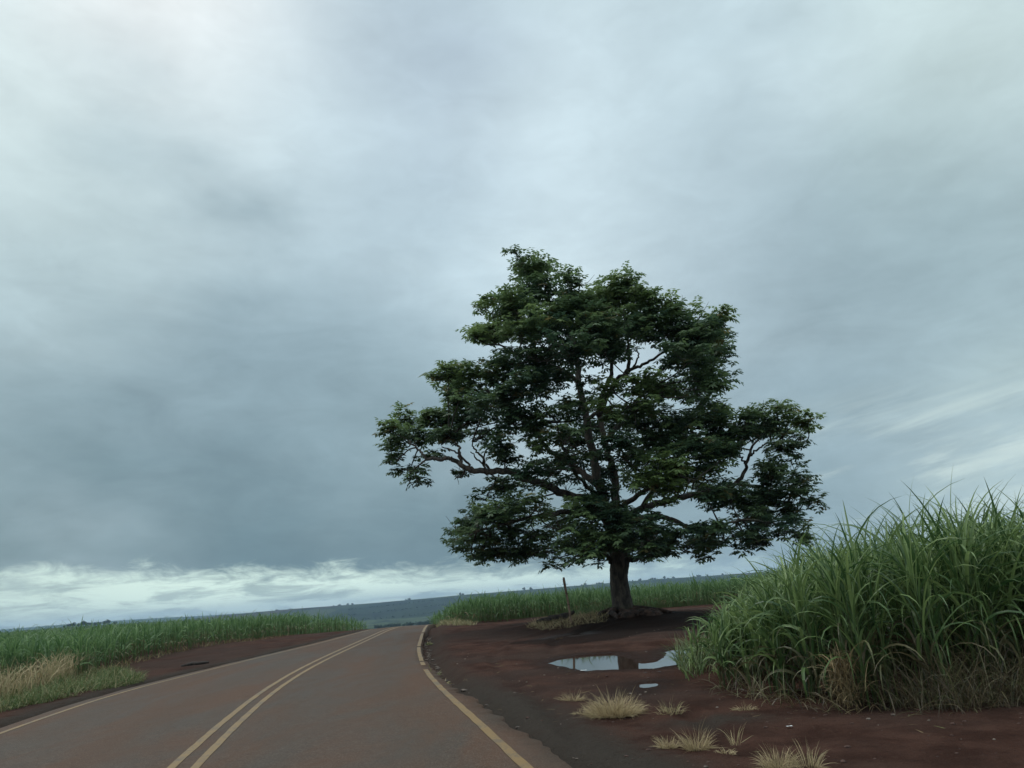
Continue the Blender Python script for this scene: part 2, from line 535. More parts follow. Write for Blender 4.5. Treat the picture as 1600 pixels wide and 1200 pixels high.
def leaf_mat(name, dark, light, dry1, dry2, trans=0.3, rough=0.5, tipdry=0.0):
    m, t, b = newmat(name)
    a = t.node('ShaderNodeAttribute', attribute_name='tint').outputs['Color']
    s = t.node('ShaderNodeSeparateColor'); t.put(s.inputs[0], a)
    r, g, bl = s.outputs
    green = t.mix(r, dark + (1,), light + (1,))
    dry = t.mix(r, dry1 + (1,), dry2 + (1,))
    g2 = g if not tipdry else t.math('ADD', g, t.ramp(bl, 0.82, 1.0, 0.0, tipdry), clamp=True)
    c = t.mix(g2, green, dry)
    t.put(b.inputs['Base Color'], c); b.inputs['Roughness'].default_value = rough
    b.inputs['Specular IOR Level'].default_value = 0.35
    tr = t.node('ShaderNodeBsdfTranslucent'); t.put(tr.inputs[0], c)
    mx = t.node('ShaderNodeMixShader'); mx.inputs[0].default_value = trans
    t.l.new(b.outputs[0], mx.inputs[1]); t.l.new(tr.outputs[0], mx.inputs[2])
    t.l.new(mx.outputs[0], t.n['Material Output'].inputs[0])
    return m


STRAW1, STRAW2 = (.24, .175, .095), (.60, .47, .285)
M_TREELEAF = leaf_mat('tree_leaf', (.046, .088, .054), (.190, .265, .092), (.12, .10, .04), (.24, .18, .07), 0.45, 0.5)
M_CANE = leaf_mat('cane_leaf', (.040, .092, .030), (.240, .325, .118), (.050, .036, .024), (.20, .15, .09), 0.35, 0.34, 0.3)
M_FIELD = leaf_mat('field_leaf', (.055, .122, .042), (.175, .275, .108), (.13, .095, .055), (.28, .21, .13), 0.4, 0.5)
M_STRAW = leaf_mat('dry_straw', (.045, .085, .022), (.11, .165, .055), STRAW1, STRAW2, 0.3, 0.7)
M_TRASH = leaf_mat('dead_leaf', (.07, .12, .03), (.16, .22, .07), (.09, .065, .035), (.38, .28, .15), 0.3, 0.7)
M_FARTREE = leaf_mat('far_tree_leaf', (.010, .022, .014), (.025, .045, .022), STRAW1, STRAW2, 0.1, 0.7)


def bark_mat():
    m, t, b = newmat('bark')
    p = t.node('ShaderNodeTexCoord').outputs['Object']
    st = t.vmath('MULTIPLY', p, (1, 1, .35))
    n = t.noise(st, 7, 8, .65, .4); n2 = t.noise(p, 1.1, 4)
    c = t.mix(t.ramp(n, .35, .7), (.018, .014, .012, 1), (.098, .076, .060, 1))
    c = t.mix(t.math('MULTIPLY', t.ramp(n2, .5, .7), .45), c, (.035, .05, .022, 1))
    t.put(b.inputs['Base Color'], c); b.inputs['Roughness'].default_value = .85
    bump(t, b, n, 1.0, .05)
    return m


def root_mat():
    m, t, b = newmat('earthy_roots')
    p = t.node('ShaderNodeTexCoord').outputs['Object']
    n = t.noise(p, 3.5, 8, .7)
    t.put(b.inputs['Base Color'], t.mix(t.ramp(n, .35, .68), (.014, .009, .007, 1), (.085, .046, .034, 1)))
    b.inputs['Roughness'].default_value = .9; bump(t, b, n, 1, .08)
    return m


def ground_mat():
    m, t, b = newmat('red_dirt')
    p = t.node('ShaderNodeNewGeometry').outputs['Position']
    n0 = t.noise(p, .25, 4); n1 = t.noise(p, 1.3, 6, .6, .3); n2 = t.noise(p, 9, 6, .65); n3 = t.noise(p, 60, 3, .6)
    at_ = lambda k: t.node('ShaderNodeAttribute', attribute_name=k).outputs['Fac']
    dirt = t.mix(t.ramp(n1, .35, .66), (.040, .0185, .0135, 1), (.080, .040, .0295, 1))
    dirt = t.mix(t.math('MULTIPLY', t.ramp(n0, .42, .60), .8), dirt, (.052, .034, .028, 1))
    dirt = t.mix(t.math('MULTIPLY', t.ramp(n2, .55, .75), .45), dirt, (.095, .056, .042, 1))
    dirt = t.mix(t.math('MULTIPLY', t.ramp(n2, .45, .25), .5), dirt, (.020, .010, .008, 1))
    n4 = t.noise(p, 26, 5, .7)
    sp = t.ramp(n3, .60, .72)
    dirt = t.mix(t.math('MULTIPLY', t.ramp(n4, .58, .72), .5), dirt, (.105, .068, .052, 1))
    dirt = t.mix(t.math('MULTIPLY', t.ramp(n4, .42, .30), .6), dirt, (.016, .008, .0065, 1))
    dirt = t.mix(t.math('MULTIPLY', t.ramp(n3, .66, .74), .6), dirt, (.15, .11, .085, 1))
    gr = t.mix(n2, (.034, .027, .022, 1), (.064, .052, .043, 1))
    gr = t.mix(t.math('MULTIPLY', t.ramp(n4, .45, .32), .6), gr, (.014, .012, .011, 1))
    gr = t.mix(t.math('MULTIPLY', t.ramp(n1, .5, .7), .6), gr, (.046, .030, .024, 1))
    gr = t.mix(t.math('MULTIPLY', sp, .7), gr, (.10, .088, .075, 1))
    gm = t.math('ADD', at_('gravel'), t.math('ADD', t.math('MULTIPLY', t.math('SUBTRACT', n1, .5), 1.1), t.math('MULTIPLY', t.math('SUBTRACT', n2, .5), .9)))
    gm = t.math('MULTIPLY', t.ramp(gm, .12, .9), t.ramp(at_('gravel'), .0, .3))
    c = t.mix(gm, dirt, gr)
    # damp margins of the puddles
    wet = at_('wet')
    c = t.mix(t.math('MULTIPLY', wet, .7), c, (.018, .009, .0065, 1))
    c = t.mix(t.math('MULTIPLY', t.ramp(t.math('ADD', at_('bank_shade'), t.math('MULTIPLY', t.math('SUBTRACT', n1, .5), .9)), .35, .7), .8), c, (.013, .0085, .007, 1))  # shade of the eroded bank, painted as a dark ground colour
    # distant fields
    vo = t.node('ShaderNodeTexVoronoi'); t.put(vo.inputs['Vector'], t.vmath('MULTIPLY', p, (1 / 420, 1 / 900, 0))); vo.inputs['Scale'].default_value = 1
    s = t.node('ShaderNodeSeparateColor'); t.put(s.inputs[0], vo.outputs['Color'])
    nf = t.noise(t.vmath('MULTIPLY', p, (1 / 90, 1 / 240, 1 / 60)), 1, 6, .65)
    fl = t.mix(s.outputs[0], (.010, .020, .014, 1), (.050, .070, .036, 1))
    fl = t.mix(t.math('MULTIPLY', t.ramp(s.outputs[1], .8, .9), .8), fl, (.045, .034, .028, 1))
    fl = t.mix(t.ramp(nf, .50, .60), fl, (.008, .015, .011, 1))
    c = t.mix(at_('field'), c, fl)
    t.put(b.inputs['Base Color'], c)
    rg = t.math('ADD', .75, t.math('MULTIPLY', n2, .3))
    rg = t.math('SUBTRACT', rg, t.math('MULTIPLY', wet, .35))
    t.put(b.inputs['Roughness'], rg); b.inputs['Specular IOR Level'].default_value = .05
    h = t.math('ADD', t.math('ADD', t.math('MULTIPLY', n2, .8), t.math('MULTIPLY', n4, .5)), t.math('MULTIPLY', n3, .3))
    h = t.math('MULTIPLY', h, t.math('SUBTRACT', 1.0, at_('field')))
    bump(t, b, h, 1.0, .08)
    return m


def road_mat():
    m, t, b = newmat('asphalt')
    p = t.node('ShaderNodeNewGeometry').outputs['Position']
    n0 = t.noise(t.vmath('MULTIPLY', p, (1, .30, 1)), .8, 6, .62, .6); n1 = t.noise(p, 2.6, 6, .6); n2 = t.noise(p, 60, 4, .75); n3 = t.noise(p, 24, 4, .6)
    track = t.node('ShaderNodeAttribute', attribute_name='track').outputs['Fac']
    c = t.mix(t.ramp(n0, .35, .65), (.062, .045, .0345, 1), (.088, .046, .029, 1))
    c = t.mix(t.math('MULTIPLY', t.ramp(n1, .5, .75), .4), c, (.092, .045, .028, 1))
    n5 = t.noise(p, 9, 6, .7, .4)
    c = t.mix(t.math('MULTIPLY', t.ramp(n5, .5, .72), .45), c, (.100, .073, .056, 1))
    c = t.mix(t.math('MULTIPLY', t.ramp(n5, .48, .3), .5), c, (.036, .026, .020, 1))
    c = t.mix(t.math('MULTIPLY', track, .35), c, (.056, .042, .032, 1))
    c = t.mix(t.math('MULTIPLY', t.ramp(n2, .50, .70), .8), c, (.155, .125, .10, 1))
    c = t.mix(t.math('MULTIPLY', t.ramp(n2, .5, .3), .5), c, (.028, .022, .019, 1))
    vo = t.node('ShaderNodeTexVoronoi', feature='DISTANCE_TO_EDGE'); vo.inputs['Scale'].default_value = .42
    t.put(vo.inputs['Vector'], t.vmath('ADD', p, t.vmath('SCALE', t.node('ShaderNodeTexNoise').outputs['Color'], scale=.0)))
    t.put(b.inputs['Base Color'], c)
    t.put(b.inputs['Roughness'], t.ramp(n0, .3, .7, .6, .75)); b.inputs['Specular IOR Level'].default_value = .10
    bump(t, b, t.math('ADD', n2, t.math('MULTIPLY', n3, .6)), .55, .012)
    return m


def paint_mat():
    m, t, b = newmat('worn_yellow_paint')
    p = t.node('ShaderNodeNewGeometry').outputs['Position']
    n = t.noise(p, 30, 5, .7); n1 = t.noise(p, 3.2, 4)
    pa = t.mix(n1, (.150, .086, .026, 1), (.230, .142, .050, 1))
    wear = t.ramp(t.math('ADD', n, t.math('MULTIPLY', t.math('SUBTRACT', n1, .5), .7)), .46, .64)
    t.put(b.inputs['Base Color'], t.mix(t.math('MULTIPLY', wear, .8), pa, (.072, .054, .040, 1)))
    b.inputs['Roughness'].default_value = .6
    return m


def simple_mat(name, c1, c2, scale=8, rough=.8, bmp=.5, dist=.02, stretch=(1, 1, 1)):
    m, t, b = newmat(name)
    p = t.vmath('MULTIPLY', t.node('ShaderNodeTexCoord').outputs['Object'], stretch)
    n = t.noise(p, scale, 6, .65)
    t.put(b.inputs['Base Color'], t.mix(t.ramp(n, .35, .65), c1 + (1,), c2 + (1,)))
    b.inputs['Roughness'].default_value = rough; bump(t, b, n, bmp, dist)
    return m


def water_mat():
    m, t, b = newmat('puddle_water')
    p = t.node('ShaderNodeNewGeometry').outputs['Position']
    b.inputs['Base Color'].default_value = (.04, .024, .018, 1)
    b.inputs['Roughness'].default_value = .03; b.inputs['IOR'].default_value = 1.33
    b.inputs['Specular IOR Level'].default_value = .5
    bump(t, b, t.noise(p, 5, 2), .01, .01)
    return m


M_BARK, M_ROOT, M_GROUND, M_ROAD, M_PAINT, M_WATER = bark_mat(), root_mat(), ground_mat(), road_mat(), paint_mat(), water_mat()
M_POST = simple_mat('weathered_wood', (.09, .058, .042), (.30, .20, .14), 9, .85, .6, .02, (3, 3, .5))
M_STONE = simple_mat('pebble', (.07, .05, .04), (.24, .19, .155), 20, .85)
M_CHAR = simple_mat('charred_wood', (.010, .008, .007), (.05, .036, .03), 12, .9, .8)
M_SCRAP = simple_mat('scrap_paper', (.55, .56, .56), (.75, .77, .78), 5, .6, .2)


# ------------------------------------------------------------------ ground sheet
def axis(lo, hi, step, far_lo, far_hi, g):
    a = list(np.arange(lo, hi, step))
    s = step; v = a[-1]
    while v < far_hi: s *= g; v += s; a.append(v)
    s = step; v = a[0]
    while v > far_lo: s *= g; v -= s; a.insert(0, v)
    return np.array(a)


gx = axis(-11.5, 7.5, .085, -9000, 9000, 1.055)
gy = axis(4.5, 26, .085, -600, 9000, 1.032)
GX, GY = np.meshgrid(gx, gy)
GZ = zground(GX.ravel().copy(), GY.ravel().copy())
_m = (GX.ravel() > -6) & (GX.ravel() < 9) & (GY.ravel() > 4) & (GY.ravel() < 30)
_m &= (GX.ravel() > rl(GY.ravel()) + .7)
_rd = np.zeros(GZ.shape); _rd[_m] = rut_depth(GX.ravel()[_m], GY.ravel()[_m])
_pd = np.minimum(sdist(GX.ravel(), GY.ravel(), PUD1), sdist(GX.ravel(), GY.ravel(), PUD2))
_rd *= sstep(_pd, .4, 1.2)
GZ = GZ - .038 * _rd
nx, ny = len(gx), len(gy)
idx = np.arange(nx * ny).reshape(ny, nx)
GF = np.stack([idx[:-1, :-1], idx[:-1, 1:], idx[1:, 1:], idx[1:, :-1]], -1).reshape(-1, 4)
fx, fy = GX.ravel(), GY.ravel()
LIMG = [at(*p) for p in [(800, 1081), (860, 1098), (913, 1123), (970, 1150), (1032, 1180), (1075, 1200)]]
LIMG = np.array(sorted(LIMG, key=lambda q: q[1]))
lim = np.interp(fy, LIMG[:, 1], LIMG[:, 0])
lim = np.where(fy > LIMG[-1, 1], LIMG[-1, 0] - (fy - LIMG[-1, 1]) * .22, lim)
gravel = sstep(fx, rl(fy), rl(fy) + .2) * sstep(fx, lim + .6, lim - .6) * sstep(fy, 20, 12)
gravel = np.maximum(gravel, .55 * sstep(fx, rl(fy) + 1.4, rl(fy) + .3) * sstep(fx, rl(fy), rl(fy) + .2) * sstep(fy, 40, 30))
gravel = np.maximum(gravel, .8 * sstep(fx, ll(fy) - 1.6, ll(fy) - .6) * sstep(fx, ll(fy), ll(fy) - .3) * sstep(fy, 60, 40))
gravel = np.maximum(gravel, .75 * np.exp(-((fx - 1.9) / .8) ** 2 - ((fy - 8.9) / .45) ** 2))
wet = np.zeros(len(fx))
for poly in (PUD1, PUD2, PUD3):
    c = np.mean(poly, 0); m_ = np.hypot(fx - c[0], fy - c[1]) < 7
    wet[m_] = np.maximum(wet[m_], sstep(sdist(fx[m_], fy[m_], poly), .75, .05))
SHADE_POLY = np.array([at(*p) for p in [(800, 1006), (880, 994), (940, 974), (1000, 963), (1125, 966), (1150, 976), (1060, 984), (1000, 990), (950, 1000), (880, 1008)]])  # outline of the shaded bank below the tree, darkened in the soil colour
bank_shade = sstep(sdist(fx, fy, SHADE_POLY), .9, -.3)
wet = np.maximum(wet, .3 * np.clip(_rd, 0, 1))
field = np.maximum(sstep(fy, 60, 130), sstep(np.abs(fx + 5), 60, 120))
g = mesh('ground', np.stack([fx, fy, GZ], -1), GF, M_GROUND, attrs=dict(gravel=gravel, wet=wet, field=field, bank_shade=bank_shade))
tag(g, kind='structure')

for poly in (PUD1, PUD2, PUD3):
    L = WATER[id(poly)]
    pts_ = sorted(map(tuple, poly)); hull = []
    for sgn in (1, -1):
        h_ = []
        for q in pts_[::sgn]:
            while len(h_) > 1 and (h_[-1][0] - h_[-2][0]) * (q[1] - h_[-2][1]) - (h_[-1][1] - h_[-2][1]) * (q[0] - h_[-2][0]) <= 0: h_.pop()
            h_.append(q)
        hull += h_[:-1]
    P = np.array(hull); c = P.mean(0)
    ring = np.array([c + (q - c) * (1 + .55 / max(.3, np.linalg.norm(q - c))) for q in P])
    V = np.concatenate([[np.append(c, L)], np.c_[ring, np.full(len(ring), L)]])
    k = len(ring)
    F = np.stack([np.zeros(k, int), 1 + np.arange(k), 1 + (np.arange(k) + 1) % k], -1)
    if (V[F[0, 1]] - V[0])[0] * (V[F[0, 2]] - V[0])[1] - (V[F[0, 1]] - V[0])[1] * (V[F[0, 2]] - V[0])[0] < 0: F = F[:, ::-1]
    tag(mesh('puddle', V, F, M_WATER, smooth=False), kind='structure')

# ------------------------------------------------------------------ road and its painted lines
yr = np.concatenate([np.arange(-15, 4, .4), np.arange(4, 30, .09), np.arange(30, 60, .2), np.arange(60, 104, .8)])
jr = .16 * fbm(yr / 1.1, yr * 0, 51, 3) + .22 * fbm(yr / .30, yr * 0 + 5, 57, 4)
# outer edge of the pavement: a strip beyond the line near the camera, eaten back to the line farther on
outr = np.interp(yr, [0, 7, 12, 16, 20, 32, 50], [.46, .34, .25, .14, .05, .05, .15]) + jr
outl = .32 + .12 * fbm(yr / .8, yr * 0 + 9, 61, 3)
NS = 26
rows = []
tr = []
for k in range(NS + 1):
    f = k / NS
    xx = (ll(yr) - outl) * (1 - f) + (rl(yr) + outr) * f
    crown = 0.03 * (1 - (2 * f - 1) ** 2)
    rows.append(np.stack([xx, yr, zbase(xx, yr) + .012 + crown], -1))
    tr.append(np.full(len(yr), max(math.exp(-((f - q) / .06) ** 2) for q in (.15, .36, .63, .85))))
skL = rows[0] - [0.03, 0, .22]; skR = rows[-1] + [0.03, 0, -.22]
rows = [skL] + rows + [skR]; tr = [tr[0]] + tr + [tr[-1]]
RV = np.stack(rows, 1); ncol = RV.shape[1]
ii = np.arange(len(yr) * ncol).reshape(len(yr), ncol)
RF = np.stack([ii[:-1, :-1], ii[:-1, 1:], ii[1:, 1:], ii[1:, :-1]], -1).reshape(-1, 4)
road = mesh('road', RV.reshape(-1, 3), RF, M_ROAD, attrs=dict(track=np.stack(tr, 1).ravel()))
tag(road, kind='structure')


def road_z(x, y):
    """height of the pavement surface"""
    a = ll(y) - .32; b = rl(y) + np.interp(y, [0, 7, 12, 16, 20, 32, 50], [.46, .34, .25, .14, .05, .05, .15])
    f = np.clip((x - a) / (b - a), 0, 1)
    return zbase(x, y) + .012 + .03 * (1 - (2 * f - 1) ** 2)


def paint(name, fn, w, y0, y1, breaks=0.0):
    Y = np.concatenate([np.arange(y0, min(30, y1), .12), np.arange(30, y1, .3)])
    bag = Bag()
    j1 = .018 * fbm(Y / .3, Y * 0 + 3, 71, 2); j2 = .018 * fbm(Y / .3, Y * 0 + 8, 73, 2)
    x0 = fn(Y) - w / 2 + j1; x1 = fn(Y) + w / 2 + j2
    a = np.stack([x0, Y, road_z(x0, Y) + .005], -1); b = np.stack([x1, Y, road_z(x1, Y) + .005], -1)
    mdl = .5 * (a + b); mdl[:, 2] = road_z(mdl[:, 0], Y) + .0055
    V = np.stack([a, mdl, b], 1).reshape(-1, 3)
    o = np.arange(len(Y) - 1)
    if breaks: o = o[(vnoise(Y[:-1] / .5, Y[:-1] * 0, 77) > breaks) | (Y[:-1] < 17)]
    F = np.concatenate([np.stack([3 * o + q, 3 * o + q + 1, 3 * o + q + 4, 3 * o + q + 3], -1) for q in (0, 1)])
    return tag(mesh(name, V, F, M_PAINT), kind='structure')


paint('centre_line', lambda Y: cx(Y) - .125, .095, -10, 80)
paint('centre_line', lambda Y: cx(Y) + .125, .095, -10, 80)
paint('edge_line', lambda Y: ll(Y), .095, -10, 80)
paint('edge_line', lambda Y: rl(Y) - .02, .10, -10, 60, .17)

# ------------------------------------------------------------------ the big tree
TY = 29.0
tree = empty('tree', (TREE[0], TY, MOUND_Z - .1))
tag(tree, 'large spreading dark green tree standing alone on the red dirt mound', 'tree')
TL = np.array(tree.location)


def tp(px, py, dep=0.0):
    return on_plane(px, py, TY + .8 * dep) - TL


def part_tubes(name, specs, mat, parent, sides=10, rough=.03):
    b = Bag()
    for path, rad in specs:
        V, F, C = tube(path, rad, sides, rough)
        b.add(V, F).add(V[:0], C - b.n + 0) if False else None
        b.V.append(V); b.T.append(np.zeros((len(V), 3)))
        b.F.setdefault(4, []).append(F + b.n); b.F.setdefault(3, []).append(C + b.n); b.n += len(V)
    return b.build(name, mat, parent)


PXM = TY / math.cos(PITCH) / FPX * 1.0     # metres per photo pixel at the tree (roughly)
SK = {}   # skeleton points, for attaching twigs


def limb(pts, r0, r1, sub=6):
    P = np.array([tp(*p) for p in pts])
    path = catmull(P, sub)
    path[1:-1] += rng.normal(0, .028, (len(path) - 2, 3))
    rad = np.linspace(r0 * .84, r1 * .8, len(path)) * PXM
    return path, rad


trunk_pts = [(976, 968), (974, 950), (970, 925), (967, 900), (968, 878), (964, 855), (958, 830), (950, 805)]
tpath = catmull(np.array([tp(*p) for p in trunk_pts]), 8)
trad = np.interp(np.linspace(0, 1, len(tpath)), [0, .12, .25, .40, .48, .58, .75, 1], np.array([18.5, 15.5, 13.8, 12.6, 13.2, 14.6, 13, 11]) * PXM)


def flare(t, a):
    k = np.clip(1 - t / .22, 0, 1) ** 1.5
    return 1 + k * .16 * np.maximum(0, np.cos(5 * a + .6)) + .05 * np.cos(3 * a + 4 * t) + .04 * np.sin(7 * a - 9 * t)


b = Bag()
V, F, C = tube(tpath, trad, 26, .018, flare)
b.V.append(V); b.T.append(np.zeros((len(V), 3))); b.F[4] = [F]; b.F[3] = [C]; b.n += len(V)
trunk = b.build('trunk', M_BARK, tree)

LIMBS = [
    # main leaders
    ([(955, 825, 0), (945, 790, -.2), (932, 740, -.3), (925, 700, -.2), (915, 650, 0), (905, 600, .2), (900, 550, .3), (880, 500, .2), (855, 465, 0), (830, 430, -.2), (812, 402, -.2)], 10, 1.5),
    ([(953, 815, .2), (962, 770, .6), (955, 725, .9), (945, 690, 1.2), (935, 640, 1.6), (950, 600, 1.6), (960, 550, 1.4), (975, 500, 1), (968, 450, .8)], 8.5, 1.5),
    # long left limb
    ([(952, 815, -.3), (920, 785, -1.0), (880, 770, -1.6), (840, 755, -1.9), (800, 738, -2.2), (772, 736, -2.3), (742, 737, -2.3), (722, 728, -2.3), (705, 716, -2.3), (688, 717, -2.2), (668, 715, -2.1), (655, 704, -2), (640, 690, -2)], 8, 1.6),
    ([(720, 727, -2.3), (718, 708, -2.4), (716, 695, -2.3), (702, 684, -2.2)], 3, 1.2),
    ([(741, 737, -2.3), (730, 725, -2.2), (712, 706, -2.6), (690, 698, -2.6)], 2.6, 1.0),
    ([(765, 735, -2.3), (752, 712, -2.1), (740, 700, -2.0), (738, 690, -2)], 2.4, 1.0),
    ([(760, 735, -2.3), (750, 720, -2.5), (735, 706, -2.6)], 2, .9),
    # second left limb
    ([(932, 755, -.3), (905, 735, .3), (880, 715, .7), (858, 703, 1.0), (830, 670, 1.2), (800, 640, 1.4), (760, 610, 1.3), (715, 590, 1.2)], 6.5, 1.4),
    ([(905, 600, .2), (880, 580, -.6), (845, 565, -1.0), (800, 550, -1.1), (765, 530, -1.2)], 4.5, 1.3),
    ([(900, 550, .3), (860, 530, 1.2), (820, 500, 1.6), (790, 480, 1.6)], 4, 1.2),
    # low left branches
    ([(958, 882, 0), (948, 872, -.3), (936, 863, -.6), (924, 856, -.9), (914, 846, -1.3), (905, 832, -1.7)], 4.0, 1.6),
    ([(950, 812, -.2), (900, 800, -1.6), (850, 805, -2.8), (800, 815, -3.5), (745, 830, -3.8)], 6, 1.5),
    # looping right branch
    ([(976, 868, -.1), (983, 875, -.3), (993, 874, -.5), (1001, 865, -.6), (1010, 855, -.8), (1035, 848, -1.4), (1060, 845, -2)], 4.6, 1.5),
    ([(974, 850, -.1), (982, 856, -.4), (990, 862, -.5)], 3.6, 3.0),
    # right limbs
    ([(960, 835, 0), (990, 815, -.8), (1020, 806, -1.5), (1042, 809, -2.0), (1068, 821, -2.4), (1098, 826, -2.7), (1130, 818, -3), (1160, 812, -3.1)], 6.5, 1.5),
    ([(956, 822, .2), (1000, 795, .9), (1050, 780, 1.6), (1100, 770, 1.8), (1145, 757, 1.6), (1160, 742, 1.4), (1170, 715, 1.2), (1180, 690, 1.1), (1195, 660, 1)], 7, 1.4),
    ([(1166, 727, 1.3), (1158, 715, 1.0), (1154, 700, .8)], 2.2, 1.0),
    ([(1172, 712, 1.2), (1183, 703, 1.0), (1196, 694, .8), (1215, 690, .6)], 2.2, 1.0),
    ([(1145, 757, 1.6), (1185, 760, 1.0), (1220, 770, .6), (1250, 775, .4)], 3.6, 1.2),
    # upper right
    ([(935, 650, 1.5), (960, 600, .6), (978, 582, -.1), (983, 560, -.5), (980, 545, -.6), (995, 510, -.8)], 5.5, 1.5),
    ([(978, 584, -.1), (990, 575, -.4), (1012, 566, -.8), (1035, 552, -1.1), (1070, 525, -1.3), (1110, 505, -1.3)], 3.6, 1.2),
    ([(945, 690, 1.2), (985, 640, 1.8), (1022, 590, 2.2), (1036, 576, 2.3), (1060, 560, 2.3), (1090, 590, 2.2)], 5, 1.3),
    ([(988, 576, -.4), (998, 556, -.5), (995, 545, -.6)], 2, 1.0),
    ([(1000, 800, .6), (1040, 740, .4), (1080, 690, .2), (1120, 665, 0)], 5, 1.3),
    ([(940, 780, -.3), (905, 745, -1.8), (880, 700, -2.6), (870, 660, -2.8)], 4.5, 1.3),
    ([(915, 655, 0), (960, 635, -2.2), (1000, 630, -3.2), (1020, 605, -3.4)], 4, 1.2),
    ([(975, 790, 0), (1010, 765, -2.6), (1050, 745, -3.8), (1085, 750, -4.2)], 5, 1.3),
]
allp = []
for spec in LIMBS:
    path, rad = limb(*spec)
    allp.append((path, rad))
    part_tubes('branch', [(path, rad)], M_BARK, tree, 9, .02)
SKEL = np.concatenate([p for p, r in allp])

